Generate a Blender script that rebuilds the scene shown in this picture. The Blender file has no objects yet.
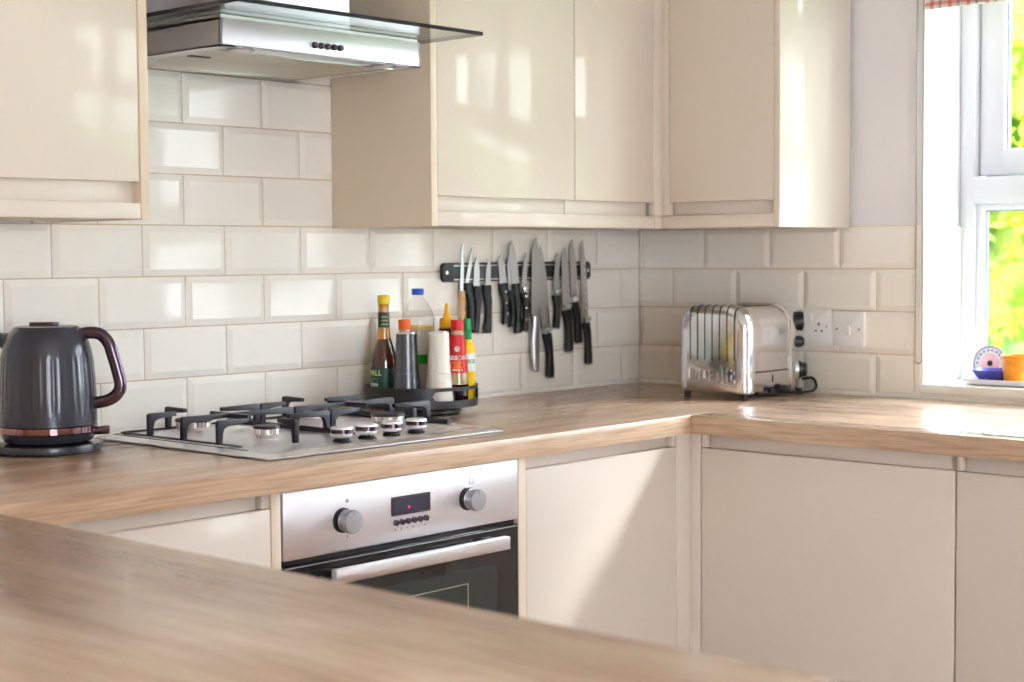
import bpy, bmesh, math, random
from mathutils import Vector, Matrix
random.seed(7)
SC = bpy.context.scene
COL = SC.collection
PI = math.pi
WP = {}            # world position of each object's origin (before any root rotation)

# ------------------------------------------------------------------ materials
def nmat(name):
    m = bpy.data.materials.new(name); m.use_nodes = True
    nt = m.node_tree
    b = nt.nodes['Principled BSDF']
    return m, nt, b

def srgb(r, g, b):
    f = lambda c: (c/255/12.92) if c/255 <= .04045 else ((c/255+.055)/1.055)**2.4
    return (f(r), f(g), f(b), 1)

def mat(name, col, rough=.4, metal=0, coat=0, var=.04, scale=12, bump=0, bscale=200, stretch=(1,1,1), spec=.5, trans=0, ior=1.45, coat_rough=.03):
    """principled surface with a slight procedural tone variation and optional grain bump"""
    m, nt, b = nmat(name)
    N = nt.nodes; L = nt.links
    tc = N.new('ShaderNodeTexCoord'); mp = N.new('ShaderNodeMapping'); mp.inputs['Scale'].default_value = stretch
    L.new(tc.outputs['Object'], mp.inputs['Vector'])
    nz = N.new('ShaderNodeTexNoise'); nz.inputs['Scale'].default_value = scale; nz.inputs['Detail'].default_value = 4
    L.new(mp.outputs['Vector'], nz.inputs['Vector'])
    cr = N.new('ShaderNodeValToRGB')
    cr.color_ramp.elements[0].color = tuple(max(0, c*(1-var)) for c in col[:3]) + (1,)
    cr.color_ramp.elements[1].color = tuple(min(1, c*(1+var)) for c in col[:3]) + (1,)
    cr.color_ramp.elements[0].position = .3; cr.color_ramp.elements[1].position = .7
    L.new(nz.outputs['Fac'], cr.inputs['Fac']); L.new(cr.outputs['Color'], b.inputs['Base Color'])
    b.inputs['Roughness'].default_value = rough; b.inputs['Metallic'].default_value = metal
    b.inputs['Coat Weight'].default_value = coat; b.inputs['Coat Roughness'].default_value = coat_rough
    b.inputs['Specular IOR Level'].default_value = spec
    b.inputs['Transmission Weight'].default_value = trans; b.inputs['IOR'].default_value = ior
    if bump:
        n2 = N.new('ShaderNodeTexNoise'); n2.inputs['Scale'].default_value = bscale; n2.inputs['Detail'].default_value = 3
        L.new(mp.outputs['Vector'], n2.inputs['Vector'])
        bp = N.new('ShaderNodeBump'); bp.inputs['Strength'].default_value = bump; bp.inputs['Distance'].default_value = .001
        L.new(n2.outputs['Fac'], bp.inputs['Height']); L.new(bp.outputs['Normal'], b.inputs['Normal'])
    return m

def oak(name, along, tint=1.0):
    """oak laminate, grain running along one world axis"""
    m, nt, b = nmat(name); N = nt.nodes; L = nt.links
    g = N.new('ShaderNodeNewGeometry'); mp = N.new('ShaderNodeMapping')
    s = [11, 11, 11]; s['xyz'.index(along)] = 1.9
    mp.inputs['Scale'].default_value = s
    L.new(g.outputs['Position'], mp.inputs['Vector'])
    n1 = N.new('ShaderNodeTexNoise'); n1.inputs['Scale'].default_value = 1.0; n1.inputs['Detail'].default_value = 5; n1.inputs['Distortion'].default_value = .6
    L.new(mp.outputs['Vector'], n1.inputs['Vector'])
    mp2 = N.new('ShaderNodeMapping'); s2 = [260, 260, 260]; s2['xyz'.index(along)] = 9
    mp2.inputs['Scale'].default_value = s2; L.new(g.outputs['Position'], mp2.inputs['Vector'])
    n2 = N.new('ShaderNodeTexNoise'); n2.inputs['Scale'].default_value = 1.0; n2.inputs['Detail'].default_value = 3
    L.new(mp2.outputs['Vector'], n2.inputs['Vector'])
    cr = N.new('ShaderNodeValToRGB')
    e = cr.color_ramp.elements
    e[0].position = .28; e[0].color = srgb(170, 139, 115)
    e[1].position = .72; e[1].color = srgb(213, 187, 162)
    k = e.new(.5); k.color = srgb(197, 167, 141)
    L.new(n1.outputs['Fac'], cr.inputs['Fac'])
    cr2 = N.new('ShaderNodeValToRGB'); cr2.color_ramp.elements[0].position = .34; cr2.color_ramp.elements[0].color = (.74, .69, .64, 1)
    cr2.color_ramp.elements[1].position = .55; cr2.color_ramp.elements[1].color = (1, 1, 1, 1)
    L.new(n2.outputs['Fac'], cr2.inputs['Fac'])
    mx = N.new('ShaderNodeMixRGB'); mx.blend_type = 'MULTIPLY'; mx.inputs['Fac'].default_value = .8
    L.new(cr.outputs['Color'], mx.inputs['Color1']); L.new(cr2.outputs['Color'], mx.inputs['Color2'])
    L.new(mx.outputs['Color'], b.inputs['Base Color'])
    b.inputs['Roughness'].default_value = .27; b.inputs['Specular IOR Level'].default_value = .6; b.inputs['Coat Weight'].default_value = .4; b.inputs['Coat Roughness'].default_value = .22
    bp = N.new('ShaderNodeBump'); bp.inputs['Strength'].default_value = .05; bp.inputs['Distance'].default_value = .001
    L.new(n2.outputs['Fac'], bp.inputs['Height']); L.new(bp.outputs['Normal'], b.inputs['Normal'])
    return m

def brushed(name, col, rough, along, amt=.25):
    m, nt, b = nmat(name); N = nt.nodes; L = nt.links
    g = N.new('ShaderNodeNewGeometry'); mp = N.new('ShaderNodeMapping')
    s = [900, 900, 900]; s['xyz'.index(along)] = 12
    mp.inputs['Scale'].default_value = s; L.new(g.outputs['Position'], mp.inputs['Vector'])
    n1 = N.new('ShaderNodeTexNoise'); n1.inputs['Scale'].default_value = 1; L.new(mp.outputs['Vector'], n1.inputs['Vector'])
    mr = N.new('ShaderNodeMapRange'); mr.inputs['To Min'].default_value = rough*(1-amt); mr.inputs['To Max'].default_value = rough*(1+amt)
    L.new(n1.outputs['Fac'], mr.inputs['Value']); L.new(mr.outputs['Result'], b.inputs['Roughness'])
    b.inputs['Base Color'].default_value = col; b.inputs['Metallic'].default_value = 1
    b.inputs['Anisotropic'].default_value = .7
    tg = N.new('ShaderNodeTangent'); tg.direction_type = 'RADIAL'; tg.axis = 'Z'; L.new(tg.outputs[0], b.inputs['Tangent'])
    bp = N.new('ShaderNodeBump'); bp.inputs['Strength'].default_value = .02; bp.inputs['Distance'].default_value = .001
    L.new(n1.outputs['Fac'], bp.inputs['Height']); L.new(bp.outputs['Normal'], b.inputs['Normal'])
    return m

def thin_glass(name, tint=(1, 1, 1, 1), gloss=1.0, rough=0.0):
    """a clear sheet: fresnel reflection over straight-through transmission"""
    m = bpy.data.materials.new(name); m.use_nodes = True
    nt = m.node_tree; N = nt.nodes; L = nt.links
    for n in list(N):
        if n.type != 'OUTPUT_MATERIAL': N.remove(n)
    out = [n for n in N if n.type == 'OUTPUT_MATERIAL'][0]
    t = N.new('ShaderNodeBsdfTransparent'); t.inputs['Color'].default_value = tint
    gl = N.new('ShaderNodeBsdfGlossy'); gl.inputs['Roughness'].default_value = rough
    lw = N.new('ShaderNodeLayerWeight'); lw.inputs['Blend'].default_value = .5
    pw = N.new('ShaderNodeMath'); pw.operation = 'POWER'; pw.inputs[1].default_value = 5
    ml = N.new('ShaderNodeMath'); ml.operation = 'MULTIPLY_ADD'; ml.inputs[1].default_value = .9*gloss; ml.inputs[2].default_value = .04*gloss
    mx = N.new('ShaderNodeMixShader')
    L.new(lw.outputs['Facing'], pw.inputs[0]); L.new(pw.outputs[0], ml.inputs[0]); L.new(ml.outputs[0], mx.inputs['Fac'])
    L.new(t.outputs[0], mx.inputs[1]); L.new(gl.outputs[0], mx.inputs[2]); L.new(mx.outputs[0], out.inputs['Surface'])
    return m

def leafmat(name, c0, c1):
    m, nt, b = nmat(name); N = nt.nodes; L = nt.links
    g = N.new('ShaderNodeNewGeometry')
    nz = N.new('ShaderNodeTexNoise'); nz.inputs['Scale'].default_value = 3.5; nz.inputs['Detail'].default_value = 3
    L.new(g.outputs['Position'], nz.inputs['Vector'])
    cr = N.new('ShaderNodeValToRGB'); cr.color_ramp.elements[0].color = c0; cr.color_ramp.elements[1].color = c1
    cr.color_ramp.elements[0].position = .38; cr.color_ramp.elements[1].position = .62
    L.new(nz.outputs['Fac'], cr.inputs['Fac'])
    L.new(cr.outputs['Color'], b.inputs['Base Color']); b.inputs['Roughness'].default_value = .5
    tr = N.new('ShaderNodeBsdfTranslucent'); L.new(cr.outputs['Color'], tr.inputs['Color'])
    mx = N.new('ShaderNodeMixShader'); mx.inputs['Fac'].default_value = .5
    out = [n for n in N if n.type == 'OUTPUT_MATERIAL'][0]
    L.new(b.outputs[0], mx.inputs[1]); L.new(tr.outputs[0], mx.inputs[2]); L.new(mx.outputs[0], out.inputs['Surface'])
    return m

def plaid(name):
    """white blind cloth with a red and grey check woven in"""
    m, nt, b = nmat(name); N = nt.nodes; L = nt.links
    g = N.new('ShaderNodeNewGeometry'); sp = N.new('ShaderNodeSeparateXYZ'); L.new(g.outputs['Position'], sp.inputs[0])
    def stripe(out, freq, ph, width):
        a = N.new('ShaderNodeMath'); a.operation = 'MULTIPLY_ADD'; a.inputs[1].default_value = freq; a.inputs[2].default_value = ph
        L.new(out, a.inputs[0])
        f = N.new('ShaderNodeMath'); f.operation = 'FRACT'; L.new(a.outputs[0], f.inputs[0])
        c = N.new('ShaderNodeMath'); c.operation = 'LESS_THAN'; c.inputs[1].default_value = width; L.new(f.outputs[0], c.inputs[0])
        return c.outputs[0]
    prev = None
    base = N.new('ShaderNodeRGB'); base.outputs[0].default_value = srgb(240, 234, 228); prev = base.outputs[0]
    for out, fr, ph, w, col, fac in [(sp.outputs['Y'], 22, .2, .2, srgb(208, 40, 60), .6), (sp.outputs['Z'], 22, .84, .2, srgb(208, 40, 60), .6),
                                     (sp.outputs['Y'], 22, .62, .14, srgb(80, 80, 90), .5), (sp.outputs['Z'], 22, .35, .14, srgb(80, 80, 90), .5)]:
        s = stripe(out, fr, ph, w)
        k = N.new('ShaderNodeMath'); k.operation = 'MULTIPLY'; k.inputs[1].default_value = fac; L.new(s, k.inputs[0])
        mx = N.new('ShaderNodeMixRGB'); mx.inputs['Color2'].default_value = col
        L.new(k.outputs[0], mx.inputs['Fac']); L.new(prev, mx.inputs['Color1']); prev = mx.outputs[0]
    L.new(prev, b.inputs['Base Color']); b.inputs['Roughness'].default_value = .9
    return m

CREAM = srgb(219, 209, 199)
M = {
 'cream': mat('cream_gloss', CREAM, .06, var=.01, scale=3, spec=.22),
 'cream_edge': mat('cream_edge', srgb(224, 208, 188), .35, var=.01, scale=3),
 'cream_matt': mat('cream_carcass', srgb(212, 200, 184), .45, var=.015, scale=3),
 'tile': mat('glazed_tile', srgb(243, 239, 233), .06, var=.02, scale=5, spec=.32),
 'grout': mat('sand_grout', srgb(204, 184, 158), .9, var=.08, scale=60, bump=.3, bscale=500),
 'paint': mat('wall_paint', srgb(228, 227, 233), .75, var=.01, scale=5, bump=.05, bscale=300),
 'bouncewall': mat('warm_bounce_paint', srgb(190, 160, 132), .8, var=.02, scale=4),  # invented warm tone, there to tint the light this wall bounces
 'ceil': mat('ceiling_paint', srgb(240, 238, 234), .85, var=.01, scale=4),
 'floor': mat('floor_oak', srgb(176, 132, 92), .35, var=.18, scale=4, stretch=(1, 8, 1)),
 'oakx': oak('oak_laminate_lengthwise', 'x'), 'oaky': oak('oak_laminate_crosswise', 'y'),
 'steel': brushed('brushed_steel', srgb(240, 240, 246), .46, 'x'),
 'hobsteel': brushed('hob_steel', srgb(242, 242, 246), .42, 'x'),
 'bsteel': mat('blade_steel', srgb(196, 196, 198), .28, metal=1, var=.04, scale=30, stretch=(1, 1, .1)),
 'chrome': mat('polished_chrome', srgb(225, 225, 228), .10, metal=1, var=.02, scale=6),
 'wavychrome': mat('dented_chrome', srgb(226, 228, 234), .15, metal=1, var=.03, scale=6, bump=.6, bscale=18),
 'hoodsteel': brushed('hood_steel', srgb(212, 211, 219), .42, 'x'),
 'filter': brushed('hood_filter_mesh', srgb(190, 184, 172), .45, 'y'),
 'iron': mat('cast_iron', srgb(46, 45, 56), .40, var=.15, scale=40, bump=.25, bscale=600),
 'black': mat('black_plastic', srgb(30, 30, 33), .35, var=.08, scale=30),
 'softblack': mat('soft_black_rubber', srgb(20, 20, 23), .45, var=.08, scale=30),
 'tray': mat('charcoal_tray', srgb(44, 45, 49), .42, var=.06, scale=30),
 'blackglass': mat('black_oven_glass', srgb(20, 21, 26), .05, coat=.3, var=.02, scale=5),
 'ovenwin': mat('smoked_window', srgb(52, 58, 56), .08, coat=.2, var=.1, scale=6),
 'display': mat('display_glass', srgb(52, 54, 70), .1, var=.03, scale=5),
 'kettle': mat('graphite_enamel', srgb(58, 61, 72), .27, metal=.2, coat=.25, var=.03, scale=5),
 'bronze': mat('rose_bronze', srgb(150, 112, 112), .10, metal=1, var=.03, scale=5),
 'purple': mat('plum_chrome', srgb(98, 84, 100), .2, metal=.9, var=.03, scale=5),
 'knobgrey': mat('satin_knob', srgb(172, 172, 180), .38, metal=.6, var=.03, scale=20),
 'brass': mat('burner_aluminium', srgb(214, 208, 206), .3, metal=1, var=.08, scale=40),
 'mark': mat('printed_grey', srgb(150, 148, 160), .5, var=.03),
 'red_led': None,
 'white': mat('white_plastic', srgb(240, 240, 242), .25, var=.01, scale=4),
 'upvc': mat('white_upvc', srgb(220, 222, 230), .25, var=.01, scale=4),
 'gasket': mat('grey_gasket', srgb(120, 136, 152), .5, var=.03),
 'glass': thin_glass('window_glass', (.97, .99, .98, 1)),
 'hoodglass': thin_glass('canopy_glass', (.90, .94, .93, 1), 1.0),
 'glassedge': mat('dark_glass_edge', srgb(44, 46, 54), .12, var=.05, scale=20),
 'plasticclear': thin_glass('clear_bottle_plastic', (.93, .93, .92, 1), 1.0, .05),
 'sill': mat('white_sill', srgb(240, 238, 234), .2, var=.01),
 'plaid': plaid('checked_cloth'),
 'bead': mat('pearl_bead', srgb(150, 143, 136), .3, var=.05, scale=80),
 'pepper': mat('grey_mill_lacquer', srgb(96, 99, 104), .28, metal=.6, var=.02),
 'salt': mat('white_mill_lacquer', srgb(226, 220, 212), .32, var=.02),
 'amber': mat('amber_vinegar', srgb(196, 132, 30), .06, coat=.6, var=.12, scale=30),
 'brownliq': mat('brown_cider', srgb(74, 36, 20), .05, coat=.8, var=.15, scale=30),
 'darkliq': mat('malt_vinegar', srgb(44, 18, 18), .06, coat=.8, var=.1, scale=30),
 'yellowliq': mat('pale_vinegar_glass', srgb(176, 158, 118), .06, coat=.8, var=.1, scale=30),
 'goldcap': mat('gold_cap', srgb(214, 182, 32), .35, metal=.3, var=.05, scale=60),
 'greenlabel': mat('bottle_green_label', srgb(14, 66, 58), .45, var=.06, scale=50),
 'labelgold': mat('label_gold_print', srgb(226, 214, 130), .45, var=.03),
 'labelgreen': mat('label_leaf_print', srgb(70, 128, 48), .45, var=.03),
 'labelwhite': mat('label_white_print', srgb(236, 236, 232), .5, var=.02),
 'labelred': mat('red_label', srgb(206, 24, 36), .4, var=.04, scale=30),
 'labelorange': mat('orange_print', srgb(236, 112, 40), .45, var=.04),
 'redcap': mat('red_cap', srgb(212, 18, 34), .35, var=.03),
 'bluecap': mat('blue_cap', srgb(40, 84, 206), .35, var=.03),
 'orangecap': mat('orange_cap', srgb(250, 104, 22), .4, var=.03),
 'yellow': mat('yellow_nozzle', srgb(246, 186, 16), .4, var=.03),
 'greencap': mat('green_cap', srgb(12, 150, 78), .4, var=.03),
 'lemonlabel': mat('lemon_label', srgb(246, 206, 30), .45, var=.05, scale=40),
 'oil': mat('sunflower_oil', srgb(226, 196, 120), .08, coat=.4, var=.03),
 'oilband': mat('green_band', srgb(20, 150, 30), .4, var=.05, scale=40),
 'palelabel': mat('pale_label', srgb(214, 210, 200), .5, var=.06, scale=60),
 'wood': mat('knife_wood', srgb(196, 164, 128), .5, var=.12, scale=30, stretch=(1, 1, .1)),
 'rivet': mat('rivet_steel', srgb(220, 226, 226), .25, metal=1, var=.02),
 'brassrivet': mat('brass_rivet', srgb(232, 186, 92), .3, metal=1, var=.02),
 'bluebowl': mat('blue_glaze', srgb(78, 80, 172), .15, coat=.4, var=.08, scale=20),
 'orangepot': mat('orange_glaze', srgb(248, 160, 44), .35, var=.14, scale=90),
 'porcelain': mat('porcelain', srgb(232, 232, 238), .15, coat=.4, var=.02),
 'pinkglaze': mat('pink_motif', srgb(226, 188, 192), .2, var=.12, scale=60),
 'greyglaze': mat('grey_rim_glaze', srgb(150, 150, 172), .2, var=.06, scale=60),
 'darkprint': mat('dark_motif', srgb(48, 56, 66), .3, var=.05),
 'leaf': leafmat('sunlit_leaves', (.16, .34, .01, 1), (.62, .66, .02, 1)),
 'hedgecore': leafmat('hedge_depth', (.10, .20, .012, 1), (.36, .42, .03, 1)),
 'lawn': mat('lawn', srgb(96, 140, 52), .9, var=.25, scale=8),
 'bark': mat('bark', srgb(100, 80, 60), .9, var=.2, scale=20),
 'render': mat('white_render', srgb(236, 236, 236), .8, var=.03, scale=3),
 'roof': mat('slate_roof', srgb(110, 104, 104), .7, var=.1, scale=10),
 'darkwin': mat('dark_pane', srgb(60, 70, 80), .1, var=.05),
 'slot': mat('dark_green_slot', srgb(16, 44, 38), .4, var=.05),
}
_m, _nt, _b = nmat('red_display_digit')
_b.inputs['Base Color'].default_value = (.6, 0, .03, 1); _b.inputs['Emission Color'].default_value = (1, .02, .08, 1); _b.inputs['Emission Strength'].default_value = 1.0
M['red_led'] = _m

# ------------------------------------------------------------------ shape helpers
def new(): return bmesh.new()

def box(bm, x0, x1, y0, y1, z0, z1, bev=0, seg=2):
    r = bmesh.ops.create_cube(bm, size=1)
    vs = r['verts']
    for v in vs:
        v.co = Vector(((x0+x1)/2 + v.co.x*(x1-x0), (y0+y1)/2 + v.co.y*(y1-y0), (z0+z1)/2 + v.co.z*(z1-z0)))
    if bev:
        es = list({e for v in vs for e in v.link_edges})
        bmesh.ops.bevel(bm, geom=es, offset=bev, segments=seg, affect='EDGES', profile=.5)
    return bm

def frame_of(d):
    d = d.normalized()
    up = Vector((0, 0, 1)) if abs(d.z) < .95 else Vector((1, 0, 0))
    a = d.cross(up).normalized(); b = d.cross(a).normalized()
    return a, b

def rings(bm, rr, cap0=True, cap1=True, closed=True):
    """skin a list of vertex-position rings"""
    vr = [[bm.verts.new(p) for p in r] for r in rr]
    n = len(vr[0])
    for i in range(len(vr)-1):
        for j in range(n if closed else n-1):
            k = (j+1) % n
            try: bm.faces.new((vr[i][j], vr[i][k], vr[i+1][k], vr[i+1][j]))
            except ValueError: pass
    if cap0: bm.faces.new(list(reversed(vr[0])))
    if cap1: bm.faces.new(vr[-1])
    return vr

def lathe(bm, prof, c=(0, 0, 0), seg=32, ax=(0, 0, 1), cap0=True, cap1=True, flute=None):
    ax = Vector(ax).normalized(); a, b = frame_of(ax); c = Vector(c)
    rr = []
    for i, (r, h) in enumerate(prof):
        ring = []
        for k in range(seg):
            t = 2*PI*k/seg
            q = r
            if flute: q = flute(i, t, r, h)
            ring.append(c + ax*h + a*(q*math.cos(t)) + b*(q*math.sin(t)))
        rr.append(ring)
    rings(bm, rr, cap0, cap1)
    return bm

def tube(bm, pts, r, seg=10, rx=None):
    """swept rod through pts; r is one radius or a list; rx = flattening of the second axis"""
    pts = [Vector(p) for p in pts]; n = len(pts)
    rs = r if isinstance(r, (list, tuple)) else [r]*n
    rr = []; a = None
    for i, p in enumerate(pts):
        d = (pts[min(i+1, n-1)] - pts[max(i-1, 0)]).normalized()
        if a is None: a, b = frame_of(d)
        else:
            a = (a - d*a.dot(d)).normalized(); b = d.cross(a).normalized()
        f = rx or 1
        rr.append([p + a*(rs[i]*math.cos(2*PI*k/seg)) + b*(rs[i]*f*math.sin(2*PI*k/seg)) for k in range(seg)])
    rings(bm, rr)
    return bm

def smooth_path(pts, n=6):
    """catmull-rom through points"""
    P = [Vector(p) for p in pts]; out = []
    for i in range(len(P)-1):
        p0 = P[max(i-1, 0)]; p1 = P[i]; p2 = P[i+1]; p3 = P[min(i+2, len(P)-1)]
        for k in range(n):
            t = k/n
            out.append(.5*((2*p1) + (p2-p0)*t + (2*p0-5*p1+4*p2-p3)*t*t + (3*p1-p0-3*p2+p3)*t**3))
    out.append(P[-1]); return out

def prism(bm, poly, fn, a0, a1, bev=0):
    """extrude a 2-D outline; fn(u, v, a) -> position"""
    before = set(bm.verts)
    rings(bm, [[Vector(fn(u, v, a0)) for u, v in poly], [Vector(fn(u, v, a1)) for u, v in poly]])
    if bev:
        vs = [v for v in bm.verts if v not in before]
        es = list({e for v in vs for e in v.link_edges})
        bmesh.ops.bevel(bm, geom=es, offset=bev, segments=2, affect='EDGES', profile=.5)
    return bm

def rrect(w, h, r, n=5):
    out = []
    for cx, cy, t0 in [(w/2-r, h/2-r, 0), (-w/2+r, h/2-r, PI/2), (-w/2+r, -h/2+r, PI), (w/2-r, -h/2+r, 1.5*PI)]:
        for k in range(n+1):
            t = t0 + PI/2*k/n
            out.append((cx + r*math.cos(t), cy + r*math.sin(t)))
    return out

def words_bm(bm, txt, size, fn, depth=.0006):
    """lettering as geometry: fn(x, y, d) -> position, x centred on the word"""
    cu = bpy.data.curves.new('lettering', 'FONT'); cu.body = txt; cu.size = size; cu.align_x = 'CENTER'; cu.align_y = 'CENTER'
    cu.extrude = depth/2; cu.resolution_u = 3; cu.offset = size*.018
    o = bpy.data.objects.new('lettering', cu); COL.objects.link(o)
    dg = bpy.context.evaluated_depsgraph_get(); dg.update()
    me = bpy.data.meshes.new_from_object(o.evaluated_get(dg))
    bpy.data.objects.remove(o); bpy.data.curves.remove(cu)
    base = len(bm.verts); t = bmesh.new(); t.from_mesh(me)
    bmesh.ops.subdivide_edges(t, edges=[e for e in t.edges if e.calc_length() > size*.18], cuts=2)
    vm = {}
    for v in t.verts: vm[v] = bm.verts.new(fn(v.co.x, v.co.y, v.co.z + depth/2))
    for f in t.faces:
        try: bm.faces.new([vm[v] for v in f.verts])
        except ValueError: pass
    t.free(); bpy.data.meshes.remove(me)
    return bm

# ------------------------------------------------------------------ object helpers
def obj(name, bm, m, parent=None, smooth=35, kind=None, label=None, recalc=True):
    if recalc: bmesh.ops.recalc_face_normals(bm, faces=bm.faces)
    xs = [v.co.copy() for v in bm.verts]
    lo = Vector([min(v[i] for v in xs) for i in range(3)]); hi = Vector([max(v[i] for v in xs) for i in range(3)])
    c = (lo+hi)/2
    if parent is None: c.z = lo.z
    for v in bm.verts: v.co -= c
    me = bpy.data.meshes.new(name); bm.to_mesh(me); bm.free()
    for mm in (m if isinstance(m, (list, tuple)) else [m]): me.materials.append(mm)
    if smooth:
        me.shade_smooth(); me.set_sharp_from_angle(angle=math.radians(smooth))
    o = bpy.data.objects.new(name, me); COL.objects.link(o)
    pw = WP[parent] if parent else Vector((0, 0, 0))
    o.location = c - pw; WP[o] = c
    if parent: o.parent = parent
    if kind: o['kind'] = kind
    if label: o['label'] = label
    return o

def thing(name, label, cat, loc, group=None):
    o = bpy.data.objects.new(name, None); COL.objects.link(o)
    o.empty_display_size = .05; o.location = loc; WP[o] = Vector(loc)
    tag(o, label, cat, group); return o

def tag(o, label, cat, group=None):
    o['label'] = label; o['category'] = cat
    if group: o['group'] = group
    return o

def struct(name, bm, m, parent=None, label=None):
    return obj(name, bm, m, parent, kind=None if parent else 'structure', label=label)

T = .91            # worktop height
WB = .870          # worktop underside
# ------------------------------------------------------------------ room shell
XL, YF, H = -5.2, -4.7, 2.42
struct('floor', box(new(), XL-.2, .32, YF-.2, .2, -.1, 0), M['floor'], label='warm oak floor')
struct('ceiling', box(new(), XL-.2, .32, YF-.2, .2, H, H+.1), M['ceil'])
struct('wall_back', box(new(), XL-.2, .32, .012, .2, 0, H), M['paint'])
WY0, WY1, WZ0, WZ1 = -.836, -2.612, .946, 2.12      # kitchen window opening
b = new()
box(b, .012, .30, WY0, .012, 0, H); box(b, .012, .30, YF, WY1, 0, H)
box(b, .012, .30, WY1, WY0, 0, WZ0-.03); box(b, .012, .30, WY1, WY0, WZ1, H)
struct('wall_right', b, M['paint'])
struct('wall_left', box(new(), XL-.2, XL, YF-.2, .2, 0, H), M['bouncewall'])  # unseen wall, warm colour added so it throws warm bounce light
DX0, DX1, DZ = -4.4, -2.9, 2.1  # opening for the added patio door
b = new(); box(b, XL-.2, DX0, YF-.2, YF, 0, H); box(b, DX1, .32, YF-.2, YF, 0, H); box(b, DX0, DX1, YF-.2, YF, DZ, H)
struct('wall_front', b, M['paint'])
# patio door behind the camera: unseen, added to let in fill daylight
b = new()
for x in (DX0, (DX0+DX1)/2-.05, DX1-.08): box(b, x, x+.08, YF-.14, YF-.07, 0, DZ, .004)
for z in (0, DZ-.08): box(b, DX0, DX1, YF-.139, YF-.071, z, z+.08, .004)
dr = struct('fill_door_1', b, M['upvc'], label='unseen white patio door added for fill daylight')
obj('fill_door_pane', box(new(), DX0+.08, DX1-.08, YF-.108, YF-.102, .08, DZ-.08), M['glass'], dr)

# tiled splashbacks: glazed brick tiles with sloped edges, on a grout bed
P, V = .2025, .1025
def tile_field(name, label, fn, cells):
    """cells: (u0,u1,z0,z1) clips; fn(u, z, depth)"""
    bm = new(); G = .0012; BV = .013
    for (u0, u1, z0, z1, off) in cells:
        r0 = int(math.floor((z0-T)/V+1e-6)); r1 = int(math.ceil((z1-T)/V-1e-6))
        for r in range(r0, r1):
            o = off if r % 2 else off - P/2
            k = math.floor((u0-o)/P)
            while o + k*P < u1:
                a, c = o+k*P, o+(k+1)*P; d, e = T+r*V, T+(r+1)*V; k += 1
                A, C, D, E_ = max(a, u0), min(c, u1), max(d, z0), min(e, z1)
                if C-A < .006 or E_-D < .006: continue
                ga, gc = A+G, C-G; gd, ge = D+G, E_-G
                ia = ga+(BV if A == a else .0005); ic = gc-(BV if C == c else .0005)
                idd = gd+(BV if D == d else .0005); ie = ge-(BV if E_ == e else .0005)
                if ic <= ia or ie <= idd: ia, ic, idd, ie = ga+.0005, gc-.0005, gd+.0005, ge-.0005
                jx = random.uniform(-.0004, .0004); jz = random.uniform(-.0004, .0004)
                R0 = [(ga, gd, .009), (gc, gd, .009), (gc, ge, .009), (ga, ge, .009)]
                R1 = [(u, z, .0045) for u, z, _ in R0]
                R2 = [(ia, idd, jx+jz), (ic, idd, -jx+jz), (ic, ie, -jx-jz), (ia, ie, jx-jz)]
                rings(bm, [[Vector(fn(*p)) for p in R] for R in (R0, R1, R2)], cap0=False)
    o = obj(name, bm, M['tile'], kind='structure', label=label, smooth=0)
    gb = new()
    for (u0, u1, z0, z1, off) in cells:
        p, q = fn(u0, z0, .0115), fn(u1, z1, .0062)
        box(gb, min(p[0], q[0]), max(p[0], q[0]), min(p[1], q[1]), max(p[1], q[1]), min(z0, z1), max(z0, z1))
    obj('grout', gb, M['grout'], o)
    return o
Z4 = T + 4*V
tile_field('trim_1', 'white glazed brick tile splashback behind the hob and knives', lambda u, z, d: (-u, d, z),
           [(0.001, 3.2, T, Z4, .1728), (1.08, 1.83, Z4, 2.3, .1728)])
tile_field('trim_2', 'white glazed brick tile splashback behind the toaster and under the window', lambda u, z, d: (d, -u, z),
           [(0.0, .82, T, Z4, .2099), (.836, 2.612, T, .944, .2099), (2.612, 3.3, T, Z4, .2099)])
# silicone bead, tile end strip
b = new(); tube(b, [(-3, -.002, T+.003), (-.004, -.002, T+.003), (-.003, -3, T+.003)], .005, 8)
struct('trim_3', b, M['sill'], label='white sealant bead along the worktop')
b = new(); box(b, -.0005, .012, -.836, -.8215, T+.002, Z4, .001)
struct('trim_4', b, M['tile'], label='slim tile edge strip beside the window')
# tiled window reveal
b = new(); box(b, .001, .19, -.843, -.8365, WZ0, Z4, .001)
struct('trim_5', b, M['tile'], label='tiled lower lining of the window recess')
b = new(); box(b, -.006, .19, WY1, WY0-.0005, WZ0-.022, WZ0, .003)
struct('trim_6', b, M['sill'], label='white window sill board')

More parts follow.
